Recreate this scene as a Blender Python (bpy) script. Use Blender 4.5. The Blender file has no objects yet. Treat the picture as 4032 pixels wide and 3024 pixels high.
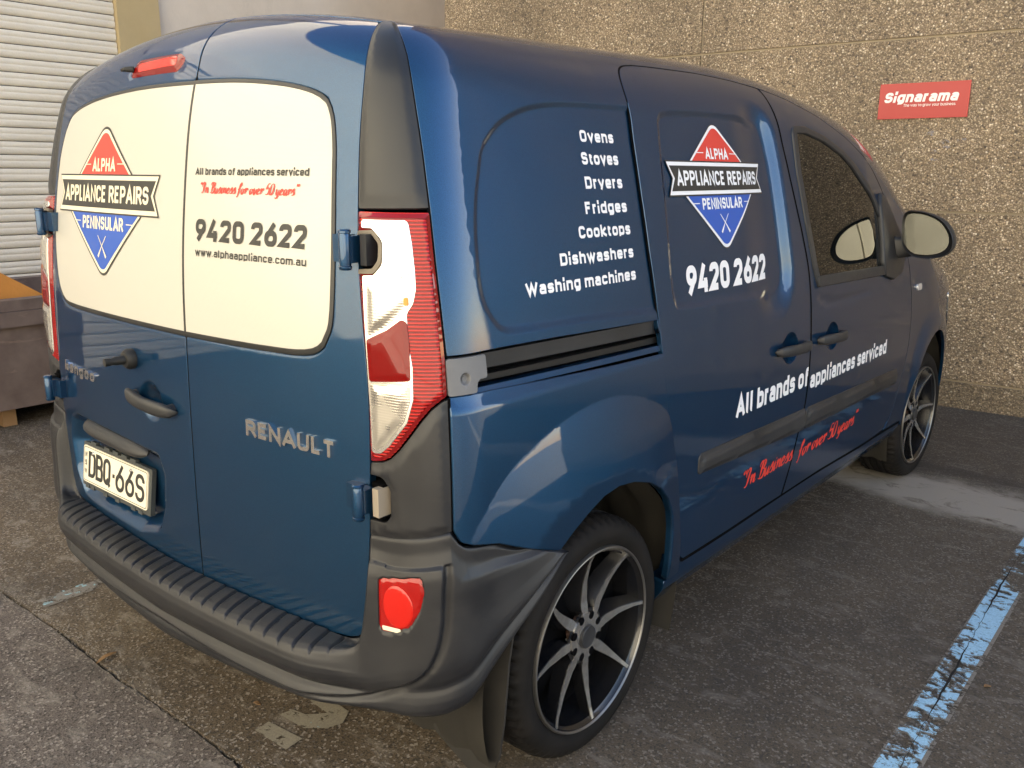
import bpy, bmesh, math, random
import numpy as np
from mathutils import Matrix, Vector
from mathutils.geometry import delaunay_2d_cdt
R_ = math.radians
SC = bpy.context.scene
COL = SC.collection
random.seed(7)
RNG = np.random.default_rng(11)

# ------------------------------------------------------------------ camera, sky, sun, exposure
cd = bpy.data.cameras.new('camera')
cd.sensor_width = 36.0
cd.lens = 3408.37 / 4032 * 36.0
cd.clip_start = 0.05
cd.clip_end = 400
cam = bpy.data.objects.new('camera', cd)
COL.objects.link(cam)
cam.matrix_world = (Matrix.Translation((1.95466, -0.94886, 1.41434)) @ Matrix.Rotation(0.69887, 4, 'Z')
                    @ Matrix.Rotation(math.pi / 2 - 0.23907, 4, 'X') @ Matrix.Rotation(0.00571, 4, 'Z'))
SC.camera = cam
SUN_EL, SUN_AZ = 31.0, 30.0          # azimuth from +Y towards +X
w = bpy.data.worlds.new('World'); SC.world = w; w.use_nodes = True
nt = w.node_tree; nt.nodes.clear()
sky = nt.nodes.new('ShaderNodeTexSky'); sky.sky_type = 'NISHITA'; sky.sun_disc = False
sky.sun_elevation = R_(SUN_EL); sky.sun_rotation = R_(SUN_AZ); sky.air_density = 1.0; sky.dust_density = 0.8; sky.ozone_density = 1.0
bg = nt.nodes.new('ShaderNodeBackground'); bg.inputs[1].default_value = 0.08
wo = nt.nodes.new('ShaderNodeOutputWorld')
nt.links.new(sky.outputs[0], bg.inputs[0]); nt.links.new(bg.outputs[0], wo.inputs[0])
sl = bpy.data.lights.new('sun', 'SUN'); sl.energy = 5.0; sl.angle = R_(0.5); sl.color = (1.0, 0.92, 0.78)
so = bpy.data.objects.new('sun', sl); COL.objects.link(so)
_d = Vector((math.sin(R_(SUN_AZ)) * math.cos(R_(SUN_EL)), math.cos(R_(SUN_AZ)) * math.cos(R_(SUN_EL)), math.sin(R_(SUN_EL))))
so.rotation_euler = _d.to_track_quat('Z', 'Y').to_euler()
so.location = (0, 0, 12)
SC.view_settings.view_transform = 'Standard'; SC.view_settings.look = 'None'
SC.view_settings.gamma = 1.0; SC.view_settings.use_curve_mapping = False
SC.view_settings.exposure = 2.38
SC.render.engine = 'CYCLES'
SC.cycles.use_denoising = True
SC.cycles.max_bounces = 8; SC.cycles.diffuse_bounces = 4; SC.cycles.glossy_bounces = 5; SC.cycles.transmission_bounces = 6
SC.cycles.caustics_reflective = False; SC.cycles.caustics_refractive = False
SC.cycles.sample_clamp_indirect = 6.0

# ------------------------------------------------------------------ materials
class NT:
    def __init__(s, name):
        s.m = bpy.data.materials.new(name); s.m.use_nodes = True; s.t = s.m.node_tree
        s.b = s.t.nodes['Principled BSDF']
    def n(s, kind, **kw):
        x = s.t.nodes.new(kind)
        for k, v in kw.items():
            if hasattr(x, k): setattr(x, k, v)
            else: x.inputs[k.replace('_', ' ')].default_value = v
        return x
    def l(s, a, b): s.t.links.new(a, b)
    def coord(s, scale=(1, 1, 1), rot=(0, 0, 0)):
        g = s.n('ShaderNodeNewGeometry'); mp = s.n('ShaderNodeMapping')
        mp.inputs['Scale'].default_value = scale; mp.inputs['Rotation'].default_value = rot
        s.l(g.outputs['Position'], mp.inputs['Vector']); return mp.outputs[0]
    def noise(s, sc, det=3, rough=.55, co=None, dist=0):
        x = s.n('ShaderNodeTexNoise'); x.inputs['Scale'].default_value = sc; x.inputs['Detail'].default_value = det
        x.inputs['Roughness'].default_value = rough; x.inputs['Distortion'].default_value = dist
        s.l(co if co is not None else s.coord(), x.inputs['Vector']); return x.outputs['Fac']
    def ramp(s, fac, stops):
        x = s.n('ShaderNodeValToRGB'); cr = x.color_ramp
        while len(cr.elements) < len(stops): cr.elements.new(.5)
        for e, (p, c) in zip(cr.elements, stops):
            e.position = p; e.color = (c if isinstance(c, tuple) else (c, c, c)) + ((1,) if not isinstance(c, tuple) or len(c) == 3 else ())
        s.l(fac, x.inputs[0]); return x.outputs[0]
    def mix(s, fac, a, b, mode='MIX'):
        x = s.n('ShaderNodeMix', data_type='RGBA', blend_type=mode)
        for i, v in ((0, fac), (6, a), (7, b)):
            if hasattr(v, 'is_linked') or hasattr(v, 'links'): s.l(v, x.inputs[i])
            else: x.inputs[i].default_value = v if i == 0 else (v + (1,) if len(v) == 3 else v)
        return x.outputs[2]
    def math(s, op, a, b=0.0, c=None):
        x = s.n('ShaderNodeMath', operation=op)
        for i, v in enumerate((a, b) if c is None else (a, b, c)):
            if hasattr(v, 'links'): s.l(v, x.inputs[i])
            else: x.inputs[i].default_value = v
        return x.outputs[0]
    def bump(s, h, strength=.3, dist=.002, prev=None):
        x = s.n('ShaderNodeBump'); x.inputs['Strength'].default_value = strength; x.inputs['Distance'].default_value = dist
        s.l(h, x.inputs['Height'])
        if prev is not None: s.l(prev, x.inputs['Normal'])
        return x.outputs[0]
    def set(s, **kw):
        for k, v in kw.items():
            k = k.replace('_', ' ')
            if hasattr(v, 'links'): s.l(v, s.b.inputs[k])
            else: s.b.inputs[k].default_value = (v + (1,)) if isinstance(v, tuple) and len(v) == 3 else v
        return s

def plain(name, col, rough=.5, metal=0., **kw):
    x = NT(name); x.set(Base_Color=col, Roughness=rough, Metallic=metal, **kw); return x.m

def m_paint():
    x = NT('blue_metallic_paint')
    fl = x.noise(900, 1, .5); c = x.ramp(fl, [(.3, (.0070, .041, .098)), (.7, (.0115, .066, .158))])
    d = x.noise(2.2, 4, .6)
    c = x.mix(x.math('MULTIPLY', d, .10), c, (.06, .055, .05))
    x.set(Base_Color=c, Metallic=.80, Roughness=.42, Coat_Weight=1.0, Coat_Roughness=.02, Coat_IOR=1.52, Specular_IOR_Level=.1, Specular_Tint=(.04, .13, .38))
    op = x.noise(420, 2, .5)
    x.b.inputs['Coat Normal']
    x.l(x.bump(op, .02, .0005), x.b.inputs['Coat Normal'])
    r = x.ramp(x.noise(5, 3), [(.35, .008), (.8, .035)])
    x.l(r, x.b.inputs['Coat Roughness'])
    return x.m

def m_plastic(name, a, b, rough=.55, scuff=.5, bump=.25):
    x = NT(name)
    n1 = x.noise(6, 5, .6); n2 = x.noise(1400, 2)
    c = x.ramp(n1, [(.3, a), (.72, b)])
    st = x.noise(3.0, 6, .75, x.coord((1, 1, 5)), .6)
    k = x.ramp(st, [(.60, 0.), (.72, 1.)])
    c = x.mix(x.math('MULTIPLY', k, scuff), c, (b[0] * 1.9, b[1] * 1.8, b[2] * 1.65))
    x.set(Base_Color=c, Specular_IOR_Level=.45)
    x.l(x.ramp(n1, [(.3, rough - .09), (.75, rough + .1)]), x.b.inputs['Roughness'])
    x.l(x.bump(n2, bump, .0006), x.b.inputs['Normal'])
    return x.m

M = {}
M['paint'] = m_paint()
M['bumper'] = m_plastic('grey_bumper_plastic', (.0120, .0125, .0150), (.0215, .0215, .0235), .42, .22, .3)
M['trim'] = m_plastic('black_trim_plastic', (.016, .017, .019), (.028, .028, .030), .48, .1, .25)
M['pillar'] = m_plastic('dark_grey_pillar_plastic', (.011, .012, .014), (.016, .017, .020), .40, .04, .12)
M['dark'] = plain('cavity_black', (.0025, .0025, .003), .9, 0., Specular_IOR_Level=.05)
M['rubber'] = m_plastic('black_rubber', (.010, .010, .010), (.018, .018, .017), .62, .15, .2)
M['flap'] = m_plastic('dusty_rubber', (.012, .011, .010), (.026, .023, .019), .7, .3, .2)
M['gasket'] = plain('black_gasket', (.012, .012, .012), .4)
M['glass'] = plain('dark_tinted_glass', (.004, .005, .005), .01, 0., Specular_IOR_Level=.34)
M['chrome'] = plain('chrome', (.80, .79, .77), .20, 1.)
M['mirror'] = plain('mirror_glass', (.40, .40, .35), .0, 1.)
M['white_vinyl'] = plain('white_vinyl', (.80, .81, .84), .45)
M['black_vinyl'] = plain('black_vinyl', (.022, .022, .020), .5)
M['red_vinyl'] = plain('red_vinyl', (.62, .045, .03), .5)
M['blue_vinyl'] = plain('blue_vinyl', (.022, .085, .42), .5)
M['cream_print'] = plain('cream_print', (.74, .68, .52), .45)
M['alu'] = m_plastic('brushed_grey_cover', (.115, .118, .125), (.16, .16, .165), .5, .25, .2)
M['sign_red'] = plain('sign_red', (.42, .020, .018), .35)
M['sign_white'] = plain('sign_white', (.82, .80, .78), .4)

def m_window_film():
    x = NT('perforated_window_film')
    v = x.n('ShaderNodeTexVoronoi'); v.inputs['Scale'].default_value = 420; v.inputs['Randomness'].default_value = .0
    x.l(x.coord((1, .0001, 1)), v.inputs['Vector'])
    k = x.ramp(v.outputs['Distance'], [(.16, 1.), (.24, 0.)])
    c = x.mix(x.math('MULTIPLY', k, .35), (.53, .51, .45), (.06, .06, .055))
    x.set(Base_Color=c, Roughness=.30, Coat_Weight=.5, Coat_Roughness=.14); return x.m
M['film'] = m_window_film()

def m_lens(name, col, ribs=None, rough=.03, emis=0):
    x = NT(name)
    x.set(Base_Color=col, Roughness=rough, Coat_Weight=.5, Coat_Roughness=.01, Specular_IOR_Level=.3)
    if ribs:
        wv = x.n('ShaderNodeTexWave'); wv.inputs['Scale'].default_value = ribs; wv.bands_direction = 'Z'; wv.inputs['Distortion'].default_value = .15
        x.l(x.coord(), wv.inputs['Vector'])
        x.l(x.bump(wv.outputs['Fac'], .9, .003), x.b.inputs['Normal'])
        c = x.mix(wv.outputs['Fac'], tuple(v * .30 for v in col), tuple(min(1, v * 1.25) for v in col)); x.l(c, x.b.inputs['Base Color'])
    return x.m
M['lens_red'] = m_lens('red_lens_ribbed', (.48, .012, .007), 46)
M['lens_red_rim'] = m_lens('dark_red_lens_rim', (.22, .008, .008))
M['lens_red_smooth'] = m_lens('red_lens_smooth', (.17, .004, .003)); M['lens_red_smooth'].node_tree.nodes['Principled BSDF'].inputs['Coat Weight'].default_value = .12
M['fog_red'] = m_lens('bright_red_lens', (.30, .007, .005))
M['orange'] = plain('amber_bulb', (.75, .25, .02), .3)

def m_clear():
    x = NT('clear_lamp_reflector')
    wv = x.n('ShaderNodeTexWave'); wv.inputs['Scale'].default_value = 60; wv.bands_direction = 'Z'; wv.inputs['Distortion'].default_value = .4
    x.l(x.coord(), wv.inputs['Vector'])
    v = x.noise(22, 2)
    x.set(Base_Color=(.52, .49, .44), Metallic=.8, Coat_Weight=1.0, Coat_Roughness=.0)
    x.l(x.ramp(v, [(.3, .12), (.7, .4)]), x.b.inputs['Roughness'])
    x.l(x.bump(wv.outputs['Fac'], .10, .0012), x.b.inputs['Normal']); return x.m
M['clear'] = m_clear()
M['lamp_chrome'] = plain('lamp_silver', (.78, .75, .70), .22, .9, Coat_Weight=1.0)

def m_alloy():
    x = NT('machined_alloy'); n = x.noise(60, 3, .6); a = x.noise(700, 1)
    x.set(Base_Color=x.ramp(n, [(.35, (.40, .39, .375)), (.7, (.56, .545, .53))]), Metallic=.85, Roughness=.27)
    x.l(x.bump(a, .15, .0004), x.b.inputs['Normal']); return x.m
M['alloy'] = m_alloy()
M['alloy_black'] = plain('gloss_black_alloy', (.007, .007, .008), .25, .0, Coat_Weight=.35, Coat_Roughness=.08)
M['rust'] = m_plastic('rusty_disc', (.05, .028, .02), (.11, .06, .045), .6, .2)
def m_tyre():
    x = NT('tyre_rubber'); n = x.noise(9, 4); 
    x.set(Base_Color=x.ramp(n, [(.3, (.0055, .0052, .005)), (.75, (.014, .012, .011))]), Roughness=.72, Specular_IOR_Level=.18)
    x.l(x.bump(x.noise(500, 2), .2, .0006), x.b.inputs['Normal']); return x.m
M['tyre'] = m_tyre()

def m_ground(name, kind):
    x = NT(name); co = x.coord()
    agg = x.n('ShaderNodeTexVoronoi'); agg.inputs['Scale'].default_value = 165; x.l(co, agg.inputs['Vector'])
    fine = x.noise(230, 3, .78, co); big = x.noise(1.1, 6, .62, co, .4); mid = x.noise(7, 5, .7, x.coord((1, 2.2, 1)), .5)
    wn = x.n('ShaderNodeTexWhiteNoise'); 
    if kind == 'park':
        base = x.ramp(big, [(.30, (.066, .051, .035)), (.52, (.103, .081, .056)), (.75, (.145, .116, .082))])
    elif kind == 'apron':
        base = x.ramp(big, [(.3, (.080, .067, .058)), (.6, (.120, .102, .089)), (.8, (.155, .133, .117))])
    else:
        base = x.ramp(big, [(.3, (.04, .034, .028)), (.7, (.07, .058, .046))])
    c = x.mix(.56, base, x.ramp(fine, [(.36, (.12, .12, .12)), (.62, (2.2, 2.1, 2.0))]), 'MULTIPLY')
    sp = x.n('ShaderNodeSeparateColor'); x.l(agg.outputs['Color'], sp.inputs[0])
    k = x.ramp(sp.outputs[0], [(.84, 0.), (.90, 1.)])
    c = x.mix(x.math('MULTIPLY', k, .65), c, (.34, .30, .26))
    k = x.ramp(sp.outputs[1], [(.78, 0.), (.84, 1.)])
    c = x.mix(x.math('MULTIPLY', k, .6), c, (.025, .022, .020))
    k = x.ramp(x.noise(1.7, 6, .7, x.coord((1.3, .8, 1)), .5), [(.50, 0.), (.64, 1.)])
    c = x.mix(x.math('MULTIPLY', k, .42), c, (.038, .034, .031))
    # pale worn scuffs
    k = x.ramp(mid, [(.54, 0.), (.68, 1.)])
    c = x.mix(x.math('MULTIPLY', k, .62), c, (.27, .235, .20))
    k = x.ramp(x.noise(2.6, 8, .78, x.coord((.8, 1.7, 1)), .3), [(.56, 0.), (.66, 1.)])
    c = x.mix(x.math('MULTIPLY', k, .45), c, (.25, .22, .185))
    if kind == 'park':
        # bleached cement strip across the bay near the wheel stop, darker grey ground towards the right of the bay
        g = x.n('ShaderNodeSeparateXYZ'); x.l(co, g.inputs[0])
        wob = x.noise(2.5, 4, .7, co)
        yy = x.math('ADD', g.outputs[1], x.math('MULTIPLY', wob, .30)); yy = x.math('ADD', yy, x.math('MULTIPLY', g.outputs[0], .06))
        k1 = x.ramp(x.math('DIVIDE', yy, 10.), [(.312, 0.), (.322, 1.), (.352, 1.), (.365, 0.)])
        pat = x.ramp(x.noise(4.5, 6, .72, x.coord((1, 2, 1)), .8), [(.30, 0.), (.46, 1.)])
        c = x.mix(x.math('MULTIPLY', x.math('MULTIPLY', k1, pat), .95), c, (.50, .45, .385))
        k2 = x.ramp(x.math('DIVIDE', yy, 10.), [(.366, 0.), (.372, .8), (.378, .8), (.384, 0.)])
        c = x.mix(x.math('MULTIPLY', k2, .7), c, (.035, .03, .027))
        dk = x.n('ShaderNodeTexNoise'); dk.inputs['Scale'].default_value = .55; dk.inputs['Detail'].default_value = 5; x.l(co, dk.inputs['Vector'])
        xx = x.ramp(x.math('ADD', g.outputs[0], x.math('MULTIPLY', dk.outputs['Fac'], .4)), [(.72, 0.), (.98, 1.)])
        c = x.mix(x.math('MULTIPLY', xx, .42), c, (.060, .056, .052))
    x.set(Base_Color=c, Specular_IOR_Level=.3)
    x.l(x.ramp(big, [(.3, .72), (.7, .88)]), x.b.inputs['Roughness'])
    b = x.bump(agg.outputs['Distance'], .40, .002); b = x.bump(fine, .45, .0015, b); b = x.bump(mid, .3, .006, b)
    x.l(b, x.b.inputs['Normal']); return x.m
M['park'] = m_ground('worn_asphalt', 'park')
M['apron'] = m_ground('weathered_concrete', 'apron')
M['soil'] = m_ground('dirt', 'soil')

def m_aggregate():
    x = NT('exposed_aggregate'); co = x.coord()
    v = x.n('ShaderNodeTexVoronoi'); v.inputs['Scale'].default_value = 96; x.l(co, v.inputs['Vector'])
    v2 = x.n('ShaderNodeTexVoronoi'); v2.inputs['Scale'].default_value = 190; x.l(co, v2.inputs['Vector'])
    sp = x.n('ShaderNodeSeparateColor'); x.l(v.outputs['Color'], sp.inputs[0])
    sp2 = x.n('ShaderNodeSeparateColor'); x.l(v2.outputs['Color'], sp2.inputs[0])
    stone = x.ramp(sp.outputs[0], [(.0, (.05, .043, .038)), (.14, (.15, .122, .095)), (.34, (.29, .235, .165)), (.60, (.47, .375, .255)), (.80, (.35, .30, .235)), (.90, (.66, .57, .44)), (1., (.80, .74, .64))])
    small = x.ramp(sp2.outputs[0], [(.0, (.10, .08, .06)), (.5, (.30, .245, .175)), (.85, (.50, .41, .30)), (1., (.72, .63, .49))])
    pick = x.ramp(sp.outputs[1], [(.38, 0.), (.42, 1.)])
    c = x.mix(pick, stone, small)
    edge = x.ramp(v.outputs['Distance'], [(.35, 1.), (.62, .0)])
    c = x.mix(x.math('MULTIPLY', x.math('SUBTRACT', 1., edge), .75), c, (.14, .108, .075))
    st = x.noise(.9, 5, .6, x.coord((1, 1, .5)))
    c = x.mix(.85, c, x.ramp(st, [(.3, (.76, .71, .64)), (.7, (1.26, 1.17, 1.05))]), 'MULTIPLY')
    g = x.n('ShaderNodeSeparateXYZ'); x.l(co, g.inputs[0])
    hz = x.math('ADD', g.outputs[2], x.math('MULTIPLY', x.noise(3.5, 6, .75, x.coord((1, 1, .7))), -.34))
    c = x.mix(x.math('MULTIPLY', x.ramp(hz, [(.0, 1.), (.05, 0.)]), .45), c, (.045, .038, .026))
    x.set(Base_Color=c, Roughness=.62, Specular_IOR_Level=.45)
    b = x.bump(x.math('SUBTRACT', 1., v.outputs['Distance']), .9, .006); b = x.bump(x.math('SUBTRACT', 1., v2.outputs['Distance']), .6, .003, b)
    x.l(b, x.b.inputs['Normal']); return x.m
M['agg'] = m_aggregate()

def m_wallpaint(name, a, b, bscale=28, stain=(.5, .42, .3), sk=.35):
    x = NT(name); n = x.noise(1.3, 5, .6); f = x.noise(bscale, 5, .65)
    c = x.ramp(n, [(.3, a), (.7, b)])
    s = x.ramp(x.noise(2.3, 6, .75, x.coord((1, 1, .6))), [(.58, 0.), (.74, 1.)])
    c = x.mix(x.math('MULTIPLY', s, sk), c, stain)
    x.set(Base_Color=c, Roughness=.75)
    x.l(x.bump(f, .35, .01), x.b.inputs['Normal']); return x.m
M['render_grey'] = m_wallpaint('grey_rendered_wall', (.56, .49, .42), (.70, .62, .54), 9, (.24, .21, .18), .3)
M['cream_wall'] = m_wallpaint('yellow_cream_pilaster', (.42, .325, .17), (.50, .39, .22), 20, (.33, .27, .17), .4)
M['slat'] = m_wallpaint('white_painted_steel', (.64, .585, .50), (.74, .68, .585), 40, (.45, .38, .28), .22)
M['lit_wall'] = m_wallpaint('pale_cream_cladding', (.66, .62, .52), (.75, .71, .61), 30, (.55, .48, .34), .2)
M['mortar'] = plain('joint_sealant', (.30, .245, .17), .8)
M['skip'] = m_plastic('faded_maroon_steel', (.095, .068, .060), (.17, .130, .115), .6, .6, .5)
M['ply'] = m_wallpaint('orange_board', (.52, .21, .04), (.66, .30, .07), 30, (.33, .13, .03), .5)
M['timber'] = m_wallpaint('timber', (.20, .115, .05), (.30, .18, .09), 60)
def m_linepaint(name, col, thr):
    x = NT(name); co = x.coord()
    n = x.noise(16, 6, .8, x.coord((1, 1.4, 1)), .35); n2 = x.noise(2.2, 3, .5, co)
    k = x.math('ADD', n, x.math('MULTIPLY', n2, .5))
    al = x.ramp(k, [(thr, 0.), (thr + .02, 1.)])
    f = x.noise(200, 3)
    x.set(Base_Color=x.mix(.5, col, x.ramp(f, [(.3, (.6, .6, .6)), (.7, (1.2, 1.2, 1.2))]), 'MULTIPLY'), Roughness=.7, Alpha=al); return x.m
M['blue_line'] = m_linepaint('worn_blue_line_paint', (.32, .54, .72), .765)
M['ghost_line'] = m_linepaint('worn_pale_line_primer', (.20, .18, .155), .735)
M['ghost_digit'] = m_linepaint('worn_digit_primer', (.25, .222, .17), .64)
M['blue_fleck'] = m_linepaint('worn_blue_fleck', (.30, .50, .56), .86)
# ------------------------------------------------------------------ objects and meshes
def tag(o, label=None, cat=None, group=None, kind=None):
    if label: o['label'] = label
    if cat: o['category'] = cat
    if group: o['group'] = group
    if kind: o['kind'] = kind
    return o
def empty(name, loc=(0, 0, 0), rz=0):
    o = bpy.data.objects.new(name, None); COL.objects.link(o); o.location = loc; o.rotation_euler = (0, 0, rz); return o
def mesh_obj(name, V, Fc, mat, parent=None, smooth=False, normals=None, pm=None):
    me = bpy.data.meshes.new(name)
    me.from_pydata([tuple(map(float, v)) for v in V], [], [tuple(map(int, f)) for f in Fc])
    if smooth or normals is not None:
        me.polygons.foreach_set('use_smooth', [True] * len(me.polygons))
    me.update()
    if normals is not None:
        nn = np.asarray(normals, float); nn = nn / np.maximum(np.linalg.norm(nn, axis=1, keepdims=True), 1e-9)
        me.normals_split_custom_set_from_vertices([tuple(x) for x in nn])
    me.materials.append(mat)
    o = bpy.data.objects.new(name, me); COL.objects.link(o)
    if parent is not None: o.parent = parent
    return o
def bm_obj(name, bm, mat, parent=None, smooth=False, bevel=0, seg=2, angle=35):
    if bevel:
        ed = [e for e in bm.edges if len(e.link_faces) == 2 and e.calc_face_angle(0) > R_(angle)]
        bmesh.ops.bevel(bm, geom=ed, offset=bevel, segments=seg, profile=.5, affect='EDGES', clamp_overlap=True)
    bmesh.ops.recalc_face_normals(bm, faces=bm.faces)
    me = bpy.data.meshes.new(name); bm.to_mesh(me); bm.free()
    if smooth:
        me.polygons.foreach_set('use_smooth', [True] * len(me.polygons))
        me.set_sharp_from_angle(angle=R_(40))
    me.materials.append(mat)
    o = bpy.data.objects.new(name, me); COL.objects.link(o)
    if parent is not None: o.parent = parent
    return o
def box(bm, x0, x1, y0, y1, z0, z1, mtx=None):
    vs = [bm.verts.new((x, y, z)) for z in (z0, z1) for y in (y0, y1) for x in (x0, x1)]
    for f in ((0, 2, 3, 1), (4, 5, 7, 6), (0, 1, 5, 4), (2, 6, 7, 3), (0, 4, 6, 2), (1, 3, 7, 5)): bm.faces.new([vs[i] for i in f])
    if mtx is not None: bmesh.ops.transform(bm, matrix=mtx, verts=vs)
    return vs
def prism(pts, n0, n1, f):
    """closed solid from a 2D outline; f(a,b,depth)->xyz"""
    bm = bmesh.new()
    A = [bm.verts.new(f(a, b, n0)) for a, b in pts]; B = [bm.verts.new(f(a, b, n1)) for a, b in pts]
    bm.faces.new(A); bm.faces.new(B[::-1]); n = len(pts)
    for i in range(n): bm.faces.new((A[i], B[i], B[(i + 1) % n], A[(i + 1) % n]))
    return bm
def lathe(prof, n=64, cx=0, cy=0, cz=0, axis='X', close=False):
    """prof: (axial, radius)"""
    V = []; Fc = []
    for a, r in prof:
        for i in range(n):
            t = 2 * math.pi * i / n
            V.append((cx + a, cy + r * math.cos(t), cz + r * math.sin(t)) if axis == 'X' else ((cx + r * math.cos(t), cy + r * math.sin(t), cz + a) if axis == 'Z' else (cx + r * math.cos(t), cy + a, cz + r * math.sin(t))))
    m = len(prof)
    for j in range(m - 1 + (1 if close else 0)):
        for i in range(n):
            k = (i + 1) % n; j2 = (j + 1) % m
            Fc.append((j * n + i, j * n + k, j2 * n + k, j2 * n + i))
    return V, Fc
def lathe_obj(name, prof, mat, parent, n=64, **kw):
    V, Fc = lathe(prof, n, **kw)
    bm = bmesh.new(); vs = [bm.verts.new(v) for v in V]
    for f in Fc:
        try: bm.faces.new([vs[i] for i in f])
        except ValueError: pass
    bmesh.ops.remove_doubles(bm, verts=bm.verts, dist=1e-6)
    return bm_obj(name, bm, mat, parent, smooth=True)
def tube(name, pts, r, mat, parent, n=12, flat=1.0):
    """tube along points with radii"""
    P = [Vector(p) for p in pts]; rr = r if isinstance(r, (list, tuple)) else [r] * len(P)
    V = []; Fc = []
    for i, p in enumerate(P):
        t = (P[min(i + 1, len(P) - 1)] - P[max(i - 1, 0)]).normalized()
        up = Vector((0, 0, 1)) if abs(t.z) < .9 else Vector((0, 1, 0))
        a = t.cross(up).normalized(); b = a.cross(t).normalized()
        for k in range(n):
            th = 2 * math.pi * k / n
            V.append(p + a * math.cos(th) * rr[i] * flat + b * math.sin(th) * rr[i])
    for i in range(len(P) - 1):
        for k in range(n): Fc.append((i * n + k, i * n + (k + 1) % n, (i + 1) * n + (k + 1) % n, (i + 1) * n + k))
    Fc.append(tuple(range(n))[::-1]); Fc.append(tuple((len(P) - 1) * n + k for k in range(n)))
    bm = bmesh.new(); vs = [bm.verts.new(v) for v in V]
    for f in Fc: bm.faces.new([vs[i] for i in f])
    return bm_obj(name, bm, mat, parent, smooth=True)

def catmull(pts, step=.01, closed=False):
    P = np.array(pts, float); n = len(P); out = []
    for i in range(n if closed else n - 1):
        p1, p2 = P[i], P[(i + 1) % n]
        p0 = P[i - 1] if (closed or i > 0) else 2 * p1 - p2
        p3 = P[(i + 2) % n] if (closed or i + 2 < n) else 2 * p2 - p1
        k = max(1, int(np.linalg.norm(p2 - p1) / step))
        for j in range(k):
            t = j / k
            out.append(.5 * ((2 * p1) + (-p0 + p2) * t + (2 * p0 - 5 * p1 + 4 * p2 - p3) * t * t + (-p0 + 3 * p1 - 3 * p2 + p3) * t ** 3))
    if not closed: out.append(P[-1])
    return np.array(out)
def roundpoly(pts, r=.02, seg=5, closed=True):
    """fillet the corners; a point may carry its own radius as third value"""
    n = len(pts); out = []
    for i in range(n):
        p = np.array(pts[i][:2], float); rr = pts[i][2] if len(pts[i]) > 2 else r
        if not closed and i in (0, n - 1): out.append(p); continue
        a = np.array(pts[i - 1][:2], float); b = np.array(pts[(i + 1) % n][:2], float)
        u = a - p; v = b - p; lu = np.linalg.norm(u); lv = np.linalg.norm(v)
        if rr <= 0 or lu < 1e-9 or lv < 1e-9: out.append(p); continue
        u /= lu; v /= lv; ang = math.acos(max(-1, min(1, float(u @ v))))
        if ang > math.pi - .02: out.append(p); continue
        hu = lu * (.5 if closed or 0 < i - 1 else 1); hv = lv * (.5 if closed or i + 1 < n - 1 else 1)
        d = min(rr / math.tan(ang / 2), hu * .999, hv * .999); rr = d * math.tan(ang / 2)
        c = p + (u + v) / np.linalg.norm(u + v) * (rr / math.sin(ang / 2))
        A = p + u * d - c; B = p + v * d - c
        a0 = math.atan2(A[1], A[0]); a1 = math.atan2(B[1], B[0]); da = (a1 - a0 + math.pi) % (2 * math.pi) - math.pi
        for k in range(seg + 1):
            t = a0 + da * k / seg; out.append(c + rr * np.array((math.cos(t), math.sin(t))))
    return np.array(out)
def densify(P, step, closed=True):
    out = []; n = len(P)
    for i in range(n if closed else n - 1):
        a = P[i]; b = P[(i + 1) % n]; k = max(1, int(math.ceil(np.linalg.norm(b - a) / step)))
        for j in range(k): out.append(a + (b - a) * j / k)
    if not closed: out.append(P[-1])
    return np.array(out)
def area2(P):
    x, y = P[:, 0], P[:, 1]; return float(np.sum(x * np.roll(y, -1) - np.roll(x, -1) * y))
def offset(P, d):
    """closed polygon, CCW: positive d moves inwards"""
    if area2(P) < 0: P = P[::-1]
    a = P - np.roll(P, 1, 0); b = np.roll(P, -1, 0) - P
    a /= np.maximum(np.linalg.norm(a, axis=1, keepdims=True), 1e-9); b /= np.maximum(np.linalg.norm(b, axis=1, keepdims=True), 1e-9)
    na = np.stack([-a[:, 1], a[:, 0]], 1); nb = np.stack([-b[:, 1], b[:, 0]], 1)
    m = na + nb; m /= np.maximum((1 + np.sum(na * nb, 1, keepdims=True)), .45)
    return P + m * d
def inside(P, X):
    x, y = X[:, 0], X[:, 1]; r = np.zeros(len(X), bool); n = len(P); j = n - 1
    for i in range(n):
        xi, yi = P[i]; xj, yj = P[j]
        c = (yi > y) != (yj > y)
        r ^= c & (x < (xj - xi) * (y - yi) / ((yj - yi) if yj != yi else 1e-12) + xi); j = i
    return r
def sdf(P, X):
    """positive inside"""
    d = np.full(len(X), 1e9); n = len(P)
    for i in range(n):
        a = P[i]; b = P[(i + 1) % n]; e = b - a; L = float(e @ e)
        if L < 1e-14: continue
        w_ = X - a; t = np.clip((w_ @ e) / L, 0, 1); d = np.minimum(d, np.sum((w_ - t[:, None] * e) ** 2, 1))
    d = np.sqrt(d); return np.where(inside(P, X), d, -d)
def sm(t): t = np.clip(t, 0, 1); return t * t * (3 - 2 * t)

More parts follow.
